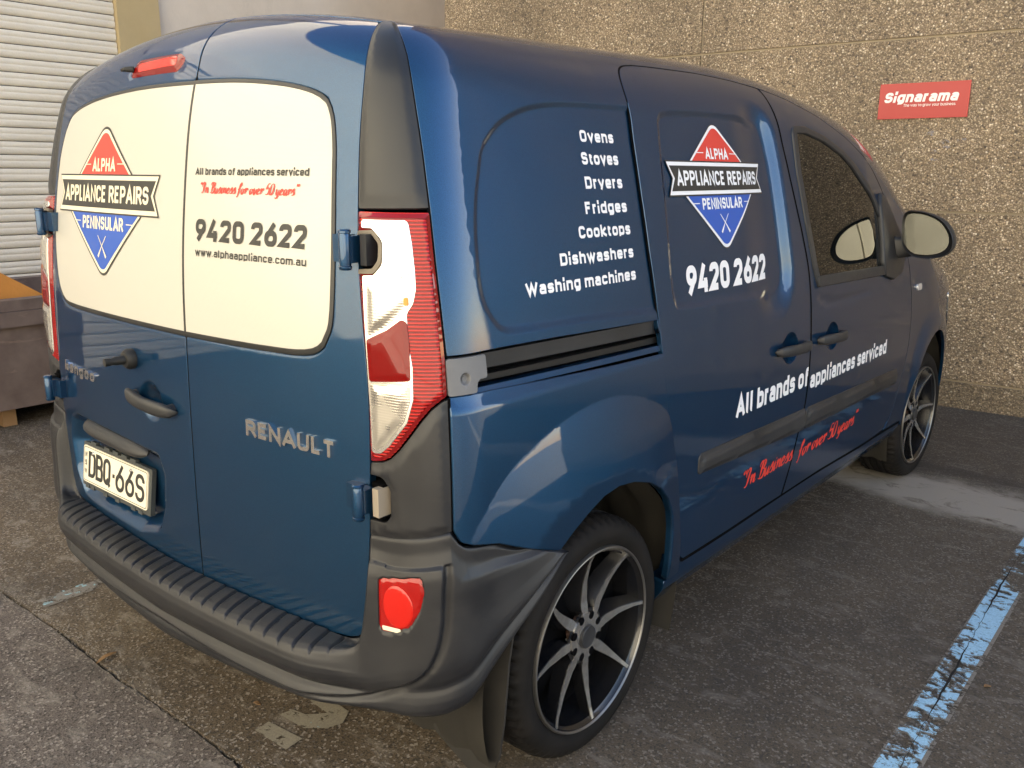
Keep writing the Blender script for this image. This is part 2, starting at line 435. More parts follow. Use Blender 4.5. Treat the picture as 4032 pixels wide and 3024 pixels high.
def cdt(bound, holes, extra):
    """triangulate polygon with holes and extra interior points"""
    V = []; E = []
    for L in [bound] + holes:
        s = len(V); n = len(L); V += [Vector((float(p[0]), float(p[1]))) for p in L]; E += [(s + i, s + (i + 1) % n) for i in range(n)]
    V += [Vector((float(p[0]), float(p[1]))) for p in extra]
    vv, ee, ff, *_ = delaunay_2d_cdt(V, E, [], 0, 1e-7)
    X = np.array([(v.x, v.y) for v in vv]); T = [f for f in ff if len(f) == 3]
    T = np.array(T); c = X[T].mean(1); ok = inside(bound, c)
    for h in holes: ok &= ~inside(h, c)
    T = T[ok]; a = X[T]; ar = (a[:, 1, 0] - a[:, 0, 0]) * (a[:, 2, 1] - a[:, 0, 1]) - (a[:, 1, 1] - a[:, 0, 1]) * (a[:, 2, 0] - a[:, 0, 0])
    T[ar < 0] = T[ar < 0][:, ::-1]
    return X, T
def hexgrid(P, res):
    lo = P.min(0); hi = P.max(0); ys = np.arange(lo[1] + res * .5, hi[1], res * .87); out = []
    for i, y in enumerate(ys):
        xs = np.arange(lo[0] + (res * .5 if i % 2 else res * .1), hi[0], res); out.append(np.stack([xs, np.full_like(xs, y)], 1))
    return np.concatenate(out) if out else np.zeros((0, 2))

# panel: region of a curved surface, pressed features, rolled edge
def panel(name, poly, surf, mat, parent, res=.02, disp=None, lines=(), dense=(), holes=(), lip=.014, gap=0., edge=.0008, mirror=False, label=None, side=1):
    P = densify(poly, res * .7)
    if area2(P) < 0: P = P[::-1]
    if gap: P = offset(P, gap)
    H = [densify(h, res * .6) for h in holes]
    H = [h if area2(h) < 0 else h[::-1] for h in H]
    ex = [hexgrid(P, res)]
    for L, ws, st in lines:
        D = densify(L, st)
        for w_ in ws: ex.append(offset(D, w_))
    for D, st in dense: g = hexgrid(D, st); ex.append(g[inside(D, g)])
    base = ex[0]; fine = np.concatenate(ex[1:]) if len(ex) > 1 else np.zeros((0, 2))
    if len(fine):
        key = np.round(fine / (.35 * (dense[0][1] if dense else res * .3))).astype(int); _, ix = np.unique(key, axis=0, return_index=True); fine = fine[ix]
    X = np.concatenate([base, fine])
    s = sdf(P, X); ok = s > res * .35 * np.where(np.arange(len(X)) < len(base), 1, .3)
    for h in H: ok &= sdf(h, X) < -res * .25
    X = X[ok]
    X, T = cdt(P, H, X)
    dfn = disp or (lambda X: 0.)
    def S(X):
        O, D = surf(X[:, 0], X[:, 1]); return shoot(O, D) + D * np.asarray(dfn(X))[..., None] if disp else shoot(O, D)
    h = min(.0015, res * .1)
    V = S(X); nu = S(X + [h, 0]) - S(X - [h, 0]); nv = S(X + [0, h]) - S(X - [0, h]); N = np.cross(nu, nv)
    N /= np.maximum(np.linalg.norm(N, axis=1, keepdims=True), 1e-12)
    VV = [V]; NN = [N]; FF = [tuple(t) for t in T]; n0 = len(V)
    # rolled edges
    from collections import defaultdict
    cnt = defaultdict(int)
    for t in T:
        for i in range(3): cnt[(t[i], t[(i + 1) % 3])] += 1
    be = [(a, b) for (a, b) in cnt if (b, a) not in cnt]
    nxt = {a: b for a, b in be}; prv = {b: a for a, b in be}
    idx = np.array([a for a in nxt if a in prv])
    if lip and len(idx):
        t_ = V[[nxt[a] for a in idx]] - V[[prv[a] for a in idx]]; o_ = np.cross(t_, N[idx]); o_ /= np.maximum(np.linalg.norm(o_, axis=1, keepdims=True), 1e-9)
        pos = {a: i for i, a in enumerate(idx)}; m = len(idx)
        rings = [(o_ * edge - N[idx] * edge * .9, N[idx] * .6 + o_), (o_ * edge * 1.4 - N[idx] * edge * 3.2, o_), (o_ * edge * .5 - N[idx] * lip, o_)]
        for k, (dv, nn) in enumerate(rings): VV.append(V[idx] + dv); NN.append(nn)
        for a, b in be:
            if a in pos and b in pos:
                pa, pb = pos[a], pos[b]; prev = (a, b)
                for k in range(3):
                    cur = (n0 + k * m + pa, n0 + k * m + pb); FF.append((prev[1], prev[0], cur[0], cur[1])); prev = cur
    V = np.concatenate(VV); N = np.concatenate(NN)
    if side < 0: V = V * [-1, 1, 1]; N = N * [-1, 1, 1]; FF = [f[::-1] for f in FF]
    o = mesh_obj(name, V, FF, mat, parent, normals=N)
    if mirror:
        mesh_obj(name, V * [-1, 1, 1], [f[::-1] for f in FF], mat, parent, normals=N * [-1, 1, 1])
    return o

# ------------------------------------------------------------------ the van's skin
def cub(xs,ys):
    xs=np.array(xs,float);ys=np.array(ys,float);n=len(xs);h=np.diff(xs)
    A=np.eye(n);b=np.zeros(n)
    for i in range(1,n-1):
        A[i,i-1]=h[i-1];A[i,i]=2*(h[i-1]+h[i]);A[i,i+1]=h[i]
        b[i]=6*((ys[i+1]-ys[i])/h[i]-(ys[i]-ys[i-1])/h[i-1])
    m=np.linalg.solve(A,b)
    def f(x):
        x=np.asarray(x,float);i=np.clip(np.searchsorted(xs,x)-1,0,n-2)
        t=np.clip(x,xs[0],xs[-1]);a=xs[i+1]-t;c=t-xs[i];hh=h[i]
        v=m[i]*a**3/(6*hh)+m[i+1]*c**3/(6*hh)+(ys[i]/hh-m[i]*hh/6)*a+(ys[i+1]/hh-m[i+1]*hh/6)*c
        s0=(ys[1]-ys[0])/h[0]-h[0]*(2*m[0]+m[1])/6; s1=(ys[-1]-ys[-2])/h[-1]+h[-1]*(2*m[-1]+m[-2])/6
        return v+np.where(x<xs[0],(x-xs[0])*s0,0)+np.where(x>xs[-1],(x-xs[-1])*s1,0)
    return f
WZ=cub([.1,.25,.4,.55,.75,.9,1.1,1.3,1.5,1.7],[.845,.872,.888,.894,.895,.888,.866,.833,.790,.745])
YC=cub([.3,.42,.6,.8,1.0,1.2,1.4,1.55,1.65,1.72,1.78],[.066,.066,.066,.068,.073,.083,.107,.134,.162,.190,.225])
HE=cub([.0,.3,.6,1.0,1.5,1.9,2.2,2.5,2.8,3.05,3.25,3.42,3.6,3.9,4.2],[1.75,1.765,1.775,1.785,1.795,1.78,1.745,1.69,1.605,1.475,1.33,1.215,1.15,1.08,.97])
FR=cub([.2,.4,.6,.8,1.0],[4.20,4.22,4.21,4.16,4.05])
def smax(a,b,r,p=2.3):
    u=np.maximum(a+r,0);v=np.maximum(b+r,0)
    return np.minimum(-r,np.maximum(a,b))+(u**p+v**p)**(1/p)
def F(P):
    x=np.abs(P[...,0]);y=P[...,1];z=P[...,2]
    plan=-.018*np.clip((.9-y)/.8,0,1)**2-.16*np.clip((y-3.2)/1.0,0,1)**2.2
    plan=plan-.055*np.clip((y-2.5)/.6,0,1)*np.clip((z-1.08)/.25,0,1)
    a=x-(WZ(z)+plan)
    b=(YC(z)+(.086+.02*np.clip((z-1.25)/.4,0,1)**1.5)*x**2)-y
    xx=np.clip(x/.8,0,1.2)**2
    c=z-(HE(y-.17*(1-xx)*np.clip((y-2.0)/.8,0,1))-.11*xx)
    d=y-(FR(z)-.22*x**2)
    f=smax(a,b,.115)
    f=smax(f,c,.15-.05*np.clip((.8-y)/.5,0,1))
    f=smax(f,d,.18)
    return f
R0=.35;XI=.55;YI=.35;YF=3.6;LF=R0*np.pi/2
S1=XI;S2=S1+LF;S3=S2+(YF-YI);S4=S3+LF;S5=S4+XI
def zc(s):
    y=np.clip(np.abs(s)-S2+YI,YI,YF); t=np.clip((y-2.5)/1.1,0,1); t=t*t*(3-2*t)
    return 1.45-.72*t
def wrapray(s,v):
    s=np.asarray(s,float);v=np.asarray(v,float);sg=np.where(s<0,-1,1);a=np.abs(s)
    th=np.clip((a-S1)/R0,0,np.pi/2)+np.clip((a-S3)/R0,0,np.pi/2)
    ox=np.where(a<S1,a,np.where(a<S4,XI,S5-a)); oy=np.clip(a-S2+YI,YI,YF)
    k=zc(s);e=np.clip((v-k)/R0,0,np.pi/2);oz=np.minimum(v,k)
    dx=np.sin(th);dy=-np.cos(th)
    O=np.stack([sg*ox,oy,oz],-1);D=np.stack([sg*dx*np.cos(e),dy*np.cos(e),np.sin(e)],-1)
    return O,D
def shoot(O,D,tmax=1.3):
    lo=np.zeros(O.shape[:-1]);hi=np.full(O.shape[:-1],tmax)
    for _ in range(26):
        m=(lo+hi)/2;f=F(O+D*m[...,None])<0
        lo=np.where(f,m,lo);hi=np.where(f,hi,m)
    return O+D*((lo+hi)/2)[...,None]
def wrap(s,v): return shoot(*wrapray(s,v))
def inv(P):
    x=np.abs(P[...,0]);y=P[...,1];z=P[...,2];sg=np.where(P[...,0]<0,-1,1)
    rear=(y<YI)&(x<XI);rc=(y<YI)&(x>=XI);side=(y>=YI)&(y<=YF);fc=(y>YF)&(x>=XI);fr=(y>YF)&(x<XI)
    s=np.where(rear,x,0)
    s=np.where(rc,S1+R0*np.arctan2(x-XI,np.maximum(YI-y,1e-6)),s)
    s=np.where(side,S2+y-YI,s)
    s=np.where(fc,S3+R0*np.arctan2(y-YF,np.maximum(x-XI,1e-6)),s)
    s=np.where(fr,S5-x,s)
    k=zc(s)
    rh=np.where(rear,YI-y,np.where(side,x-XI,np.where(rc,np.hypot(x-XI,YI-y),np.where(fc,np.hypot(x-XI,y-YF),y-YF))))
    e=np.arctan2(z-k,np.maximum(rh,1e-6))
    v=np.where(z<k,z,k+R0*e)
    return sg*s,v
def grad(P,f=F,h=1e-4):
    g=np.stack([f(P+h*np.eye(3)[i])-f(P-h*np.eye(3)[i]) for i in range(3)],-1)
    return g/np.linalg.norm(g,axis=-1,keepdims=True)

def roofray(x, y):
    x = np.asarray(x, float); y = np.asarray(y, float)
    return np.stack([x, y, np.full_like(x, .62)], -1), np.stack([0 * x, 0 * x, np.ones_like(x)], -1)
def rearray(x, z):
    x = np.asarray(x, float); z = np.asarray(z, float)
    return np.stack([x, np.full_like(x, .55), z], -1), np.stack([0 * x, -np.ones_like(x), 0 * x], -1)
def sideray(y, z):
    y = np.asarray(y, float); z = np.asarray(z, float)
    return np.stack([np.full_like(y, .35), y, z], -1), np.stack([np.ones_like(y), 0 * y, 0 * y], -1)
def SY(pts):
    """side coordinates (y, z) -> skin coordinates"""
    out = []
    P = np.array([p[:2] for p in pts], float); O, D = sideray(P[:, 0], P[:, 1]); H = shoot(O, D); s, v = inv(H)
    for i, p in enumerate(pts): out.append((float(s[i]), float(v[i])) + tuple(p[2:]))
    return out

# ------------------------------------------------------------------ lettering
# stroke alphabet: width, strokes of (x, z[, corner radius]); 'c' closes a stroke
c_ = 'c'; Q = .26; X_ = .73
def bowl(x0, x1, y0, y1, r=Q): return [c_, (x0, y0, r), (x1, y0, r), (x1, y1, r), (x0, y1, r)]
GL = {
 'A': (.60, [[(0, 0), (.30, 1, 0), (.60, 0)], [(.11, .27), (.49, .27)]]),
 'B': (.50, [[c_, (0, 0, 0), (.30, 0, Q), (.50, .0, Q), (.50, .52, .22), (0, .52, 0)], [(0, .52, 0), (0, 1, 0), (.47, 1, Q), (.47, .52, .2), (.2, .52)]]),
 'C': (.48, [[(.48, .74), (.48, 1, Q), (0, 1, Q), (0, 0, Q), (.48, 0, Q), (.48, .26)]]),
 'D': (.50, [[c_, (0, 0, 0), (.50, 0, Q), (.50, 1, Q), (0, 1, 0)]]),
 'E': (.42, [[(.42, 1), (0, 1, 0), (0, 0, 0), (.42, 0)], [(0, .52), (.36, .52)]]),
 'F': (.42, [[(.42, 1), (0, 1, 0), (0, 0)], [(0, .50), (.36, .50)]]),
 'H': (.50, [[(0, 0), (0, 1)], [(.50, 0), (.50, 1)], [(0, .51), (.50, .51)]]),
 'I': (.0, [[(0, 0), (0, 1)]]),
 'L': (.34, [[(0, 1), (0, 0, 0), (.36, 0)]]),
 'N': (.52, [[(0, 0), (0, 1, 0), (.52, 0, 0), (.52, 1)]]),
 'O': (.50, [bowl(0, .50, 0, 1)]),
 'P': (.48, [[(0, 0), (0, 1, 0), (.48, 1, Q), (.48, .44, Q), (0, .44)]]),
 'Q': (.50, [bowl(0, .50, 0, 1), [(.26, .20), (.54, -.10)]]),
 'R': (.50, [[(0, 0), (0, 1, 0), (.48, 1, Q), (.48, .47, Q), (0, .47)], [(.27, .46), (.50, 0)]]),
 'S': (.48, [[(.47, .76), (.47, 1, Q), (0, 1, Q), (0, .52, .22), (.48, .52, .22), (.48, 0, Q), (0, 0, Q), (0, .24)]]),
 'T': (.50, [[(0, 1), (.50, 1)], [(.25, 1), (.25, 0)]]),
 'U': (.50, [[(0, 1), (0, 0, Q), (.50, 0, Q), (.50, 1)]]),
 'W': (.86, [[(0, 1), (.22, 0, 0), (.43, .92, 0), (.64, 0, 0), (.86, 1)]]),
 'a': (.42, [[(.03, .60), (.03, X_, .17), (.42, X_, .20), (.42, 0)], [(.42, .43), (0, .43, .20), (0, 0, .20), (.42, 0, .1), (.42, .08)]]),
 'b': (.44, [[(0, 1), (0, 0)], [(0, X_, .2), (.44, X_, .22), (.44, 0, .22), (0, 0)]]),
 'c': (.40, [[(.40, .54), (.40, X_, .2), (0, X_, .22), (0, 0, .22), (.40, 0, .2), (.40, .19)]]),
 'd': (.44, [[(.44, 1), (.44, 0)], [(.44, X_), (0, X_, .22), (0, 0, .22), (.44, 0)]]),
 'e': (.42, [[(0, .36), (.42, .36, 0), (.42, X_, .21), (0, X_, .21), (0, 0, .21), (.40, 0, .16), (.40, .12)]]),
 'f': (.25, [[(.10, 0), (.10, 1.0, .16), (.32, 1.0)], [(-.02, .66), (.28, .66)]]),
 'g': (.44, [bowl(0, .44, .0, X_, .21), [(.44, X_), (.44, -.25, .2), (.02, -.25)]]),
 'h': (.42, [[(0, 1), (0, 0)], [(0, X_ - .1), (0, X_, .2), (.42, X_, .21), (.42, 0)]]),
 'i': (.0, [[(0, 0), (0, X_ - .03)], [(0, 1.02), (0, 1.13)]]),
 'k': (.42, [[(0, 1), (0, 0)], [(.40, X_), (.05, .33, 0), (.43, 0)]]),
 'l': (.08, [[(0, 1), (0, 0, .12), (.10, 0)]]),
 'm': (.74, [[(0, 0), (0, X_, 0)], [(0, X_ - .1), (0, X_, .17), (.37, X_, .17), (.37, 0)], [(.37, X_ - .1), (.37, X_, .17), (.74, X_, .17), (.74, 0)]]),
 'n': (.42, [[(0, 0), (0, X_)], [(0, X_ - .1), (0, X_, .2), (.42, X_, .21), (.42, 0)]]),
 'o': (.44, [bowl(0, .44, 0, X_, .22)]),
 'p': (.44, [[(0, X_), (0, -.28)], [(0, X_), (.44, X_, .22), (.44, 0, .22), (0, 0)]]),
 'r': (.20, [[(0, 0), (0, X_)], [(0, X_ - .15), (0, X_, .18), (.25, X_)]]),
 's': (.38, [[(.38, .58), (.38, X_, .17), (0, X_, .17), (0, .38, .15), (.38, .38, .15), (.38, 0, .17), (0, 0, .17), (0, .15)]]),
 't': (.24, [[(.08, .96), (.08, 0, .15), (.28, 0)], [(-.03, .70), (.27, .70)]]),
 'u': (.42, [[(0, X_), (0, 0, .21), (.42, 0, .21)], [(.42, X_), (.42, 0)]]),
 'v': (.42, [[(0, X_), (.21, 0, 0), (.42, X_)]]),
 'w': (.66, [[(0, X_), (.17, 0, 0), (.33, X_ - .05, 0), (.49, 0, 0), (.66, X_)]]),
 'y': (.42, [[(0, X_), (.22, .02)], [(.43, X_), (.15, -.27)]]),
 '0': (.48, [bowl(0, .48, 0, 1)]),
 '2': (.46, [[(0, .76), (0, 1, Q), (.46, 1, Q), (.46, .62, .2), (0, .0, 0), (.47, 0)]]),
 '4': (.52, [[(.30, 1), (0, .22, 0), (.54, .22)], [(.40, .50), (.40, 0)]]),
 '5': (.46, [[(.44, 1), (.02, 1, 0), (.0, .55, 0), (.46, .58, .2), (.46, 0, Q), (0, 0, Q), (0, .18)]]),
 '6': (.48, [bowl(0, .48, 0, .60), [(.36, 1), (.02, .38)]]),
 '9': (.48, [bowl(0, .48, .40, 1), [(.12, 0), (.46, .62)]]),
 '.': (.0, [[(0, -.02), (0, .12)]]), '-': (.26, [[(0, .42), (.26, .42)]]), '*': (.0, [[(0, .40), (0, .56)]]),
}
def ribbon(P, t, closed=False, wfun=None):
    P = np.array(P, float); n = len(P)
    keep = [0] + [i for i in range(1, n) if np.linalg.norm(P[i] - P[i - 1]) > 1e-6]; P = P[keep]; n = len(P)
    a = P - (np.roll(P, 1, 0) if closed else np.vstack([2 * P[0] - P[1], P[:-1]])); b = (np.roll(P, -1, 0) if closed else np.vstack([P[1:], 2 * P[-1] - P[-2]])) - P
    a /= np.linalg.norm(a, axis=1, keepdims=True) + 1e-12; b /= np.linalg.norm(b, axis=1, keepdims=True) + 1e-12
    na = np.stack([-a[:, 1], a[:, 0]], 1); nb = np.stack([-b[:, 1], b[:, 0]], 1)
    m = (na + nb) / np.maximum(1 + np.sum(na * nb, 1, keepdims=True), .30)
    h = (t / 2) if wfun is None else np.array([wfun(i, n, a[i]) for i in range(n)])[:, None] / 2
    L = P + m * h; R = P - m * h; F_ = []
    for i in range(n if closed else n - 1):
        j = (i + 1) % n; F_.append((i, n + i, n + j, j))
    return np.concatenate([L, R]), F_
def layout(text, t_rel, track=.0):
    """natural width in cap heights; returns [(char, x)] of left centre-line positions, total width"""
    x = t_rel / 2; out = []
    for ch in text:
        if ch == ' ': x += .30; continue
        w_ = GL[ch][0]; out.append((ch, x)); x += w_ + t_rel + .085 + track
    return out, x - .085 - track - t_rel / 2
def glyph_meshes(text, x0, x1, z0, z1, t, shear=0., track=0.):
    """text fitted in a box; t is stroke width in metres; yields per glyph list of (verts2d, faces)"""
    H = z1 - z0; tr = t / H; lay, W = layout(text, tr, track); sx = (x1 - x0) / W; sz = H - t
    out = []
    for ch, gx in lay:
        Vs = []
        for st in GL[ch][1]:
            cl = st[0] == c_; pts = st[1:] if cl else st
            q = [((gx + p[0]) * sx, p[1] * sz, (p[2] if len(p) > 2 else .0) * min(sx, sz)) for p in pts]
            ends = []
            P = roundpoly(q, 0., seg=6, closed=cl)
            if not cl:  # butt ends reach the full height
                for e, i in ((0, 1), (-1, -2)):
                    d = P[e] - P[i]; L = np.linalg.norm(d)
                    if L > 0 and (abs(d[1]) > .3 * L) and (abs(pts[e][1]) < .01 or abs(pts[e][1] - 1) < .01 or abs(pts[e][1] - X_) < .01 or pts[e][1] > 1): P[e] = P[e] + d / L * t / 2
            V, F_ = ribbon(P, t, cl); V = V + [x0, z0 + t / 2]; V[:, 0] += shear * (V[:, 1] - z0)
            Vs.append((V, F_))
        out.append((ch, Vs))
    return out
def write(name, text, box_, f, mat, parent, t=.18, shear=0., lift=.0009, track=0., label=None, split=False, extrude=0.):
    """box_=(x0,x1,z0,z1) with z1 the cap line; f maps (a,b)->(points, normals)"""
    x0, x1, z0, z1 = box_; G = glyph_meshes(text, x0, x1, z0, z1, t * (z1 - z0), shear, track)
    root = None; V = []; F_ = []; k = 0
    def flush(nm, V, F_, par):
        V = np.concatenate(V); P, N = f(V[:, 0], V[:, 1]); lv = np.concatenate(LV)
        Q_ = P + N * (lift + lv)[:, None]
        if extrude:
            n = len(Q_); V3 = np.concatenate([Q_ + N * extrude, P - N * .0005]); F3 = list(F_) + [tuple(q + n for q in g[::-1]) for g in F_]
            from collections import Counter
            cnt = Counter()
            for g in F_:
                for i in range(len(g)): cnt[(g[i], g[(i + 1) % len(g)])] += 1
            for (a, b) in cnt:
                if (b, a) not in cnt: F3.append((b, a, a + n, b + n))
            return mesh_obj(nm, V3, F3, mat, par)
        return mesh_obj(nm, Q_, F_, mat, par)
    if split: root = empty(name); root.parent = parent
    LV = []
    for ch, Vs in G:
        for j, (v, g) in enumerate(Vs):
            V.append(v); F_ += [tuple(q + k for q in e) for e in g]; k += len(v); LV.append(np.full(len(v), j * .00006))
        if split: flush('letter', V, F_, root); V = []; F_ = []; LV = []; k = 0
    if split: return root
    return flush(name, V, F_, parent)
def fit_(O, D, off):
    P = shoot(O, D) ; N = grad(P); return P + N * off, N
frear = lambda off=0.: (lambda a, b: fit_(*rearray(a, b), off))
def fside(off): return lambda a, b: fit_(*sideray(a, b), off)
def follow(ray, dfn, off=0.):
    def f(a, b):
        P = shoot(*ray(a, b)); s_, v_ = inv(P)
        def Q(s_, v_):
            O, D = wrapray(s_, v_); return shoot(O, D) + D * (np.asarray(dfn(np.stack([s_, v_], 1))) + off)[:, None]
        P = Q(s_, v_); h = .0015; N = np.cross(Q(s_ + h, v_) - Q(s_ - h, v_), Q(s_, v_ + h) - Q(s_, v_ - h)); N /= np.linalg.norm(N, axis=1, keepdims=True)
        return P, N
    return f
def sheet(name, pts, f, mat, parent, res=.018, lift=0.):
    P = densify(np.array(pts, float), res); P = P if area2(P) > 0 else P[::-1]; g = hexgrid(P, res); g = g[sdf(P, g) > res * .3] if len(g) else g
    X, T = cdt(P, [], g); Q_, N = f(X[:, 0], X[:, 1])
    return mesh_obj(name, Q_ + N * lift, [tuple(t) for t in T], mat, parent)

# script hand for the slogan: sloping strokes, heavy on the way down
SCR_G = {
 '<': (.30, [[(.10, 1.02), (.04, .92), (.03, .78)], [(.26, 1.02), (.20, .92), (.19, .78)]]),
 '>': (.30, [[(.10, 1.02), (.12, .92), (.05, .78)], [(.26, 1.02), (.28, .92), (.21, .78)]]),
 'I': (.46, [[(.05, .55), (.02, .80), (.18, 1.0), (.30, .96), (.27, .6), (.25, .2), (.16, -.02), (.02, .04)]]),
 'n': (.52, [[(.02, .38), (.10, .50), (.14, .30), (.13, 0)], [(.13, .18), (.24, .44), (.36, .48), (.38, .28), (.38, .08), (.46, .02), (.54, .14)]]),
 'B': (.62, [[(.02, .72), (.06, .94), (.24, 1.0), (.24, .5), (.22, 0)], [(.18, .98), (.44, 1.0), (.50, .80), (.40, .58), (.24, .53)], [(.26, .53), (.52, .48), (.56, .22), (.44, .0), (.22, .0), (.06, .08)]]),
 'u': (.50, [[(.02, .40), (.08, .48), (.10, .2), (.18, .0), (.30, .12), (.36, .46)], [(.36, .48), (.36, .14), (.42, .0), (.52, .12)]]),
 's': (.40, [[(.0, .14), (.14, .40), (.24, .52), (.26, .34), (.34, .14), (.22, -.01), (.06, .04)], [(.24, .02), (.34, .03), (.42, .14)]]),
 'i': (.24, [[(.02, .38), (.10, .48), (.10, .14), (.16, .0), (.26, .12)], [(.12, .66), (.15, .74)]]),
 'e': (.42, [[(.04, .20), (.22, .28), (.30, .42), (.20, .50), (.08, .36), (.07, .12), (.18, .0), (.32, .04), (.44, .16)]]),
 'f': (.42, [[(.04, .36), (.20, .56), (.34, .84), (.30, .98), (.20, .86), (.18, .4), (.15, -.1), (.08, -.32), (.0, -.22)], [(.02, .44), (.30, .46)]]),
 'o': (.46, [[(.24, .49), (.10, .42), (.06, .20), (.16, .0), (.30, .08), (.34, .32), (.24, .49)], [(.30, .44), (.38, .38), (.48, .44)]]),
 'r': (.40, [[(.02, .38), (.10, .50), (.14, .30), (.13, 0)], [(.14, .22), (.24, .46), (.34, .50), (.36, .40), (.42, .36)]]),
 'v': (.44, [[(.02, .38), (.10, .50), (.13, .24), (.18, .0), (.32, .18), (.36, .46)], [(.36, .46), (.40, .38), (.48, .42)]]),
 '5': (.48, [[(.42, .98), (.16, .98)], [(.16, .98), (.10, .56), (.30, .62), (.42, .40), (.36, .08), (.18, -.01), (.02, .10)]]),
 '0': (.50, [[(.26, 1.0), (.10, .84), (.06, .40), (.14, .06), (.26, 0), (.40, .14), (.44, .60), (.38, .92), (.26, 1.0)]]),
 'y': (.50, [[(.02, .40), (.10, .50), (.11, .2), (.18, .02), (.30, .10), (.38, .48)], [(.38, .48), (.36, .0), (.28, -.28), (.14, -.34), (.08, -.22)], [(.36, -.02), (.50, .12)]]),
 'a': (.48, [[(.34, .40), (.22, .50), (.08, .36), (.08, .08), (.18, .0), (.32, .18), (.36, .46)], [(.36, .48), (.35, .12), (.42, .0), (.52, .12)]]),
}
def script(name, text, box_, f, mat, parent, t=.13, slant=.25, lift=.0009):
    x0, x1, z0, z1 = box_; H = z1 - z0; x = 0; lay = []
    for ch in text:
        if ch == ' ': x += .22; continue
        lay.append((ch, x)); x += SCR_G[ch][0] * .96
    sx = (x1 - x0) / (x + slant * .6); V = []; F_ = []; k = 0; LV = []
    for gi, (ch, gx) in enumerate(lay):
        for j, st in enumerate(SCR_G[ch][1]):
            P = catmull(st, .07); P = np.stack([(P[:, 0] + gx) * sx, P[:, 1] * H], 1); P[:, 0] += slant * P[:, 1] * sx / H
            n_ = len(P)
            def wf(i, n, a): e = min(1., .35 + 2.2 * min(i, n - 1 - i) / n); return H * t * e * (.62 + .75 * abs(a[1]) ** 1.5)
            v, g = ribbon(P, t * H, False, wf); V.append(v + [x0, z0]); F_ += [tuple(q + k for q in e) for e in g]; k += len(v); LV.append(np.full(len(v), ((gi % 2) * 3 + j) * .00005))
    V = np.concatenate(V); P, N = f(V[:, 0], V[:, 1]); return mesh_obj(name, P + N * (lift + np.concatenate(LV))[:, None], F_, mat, parent)

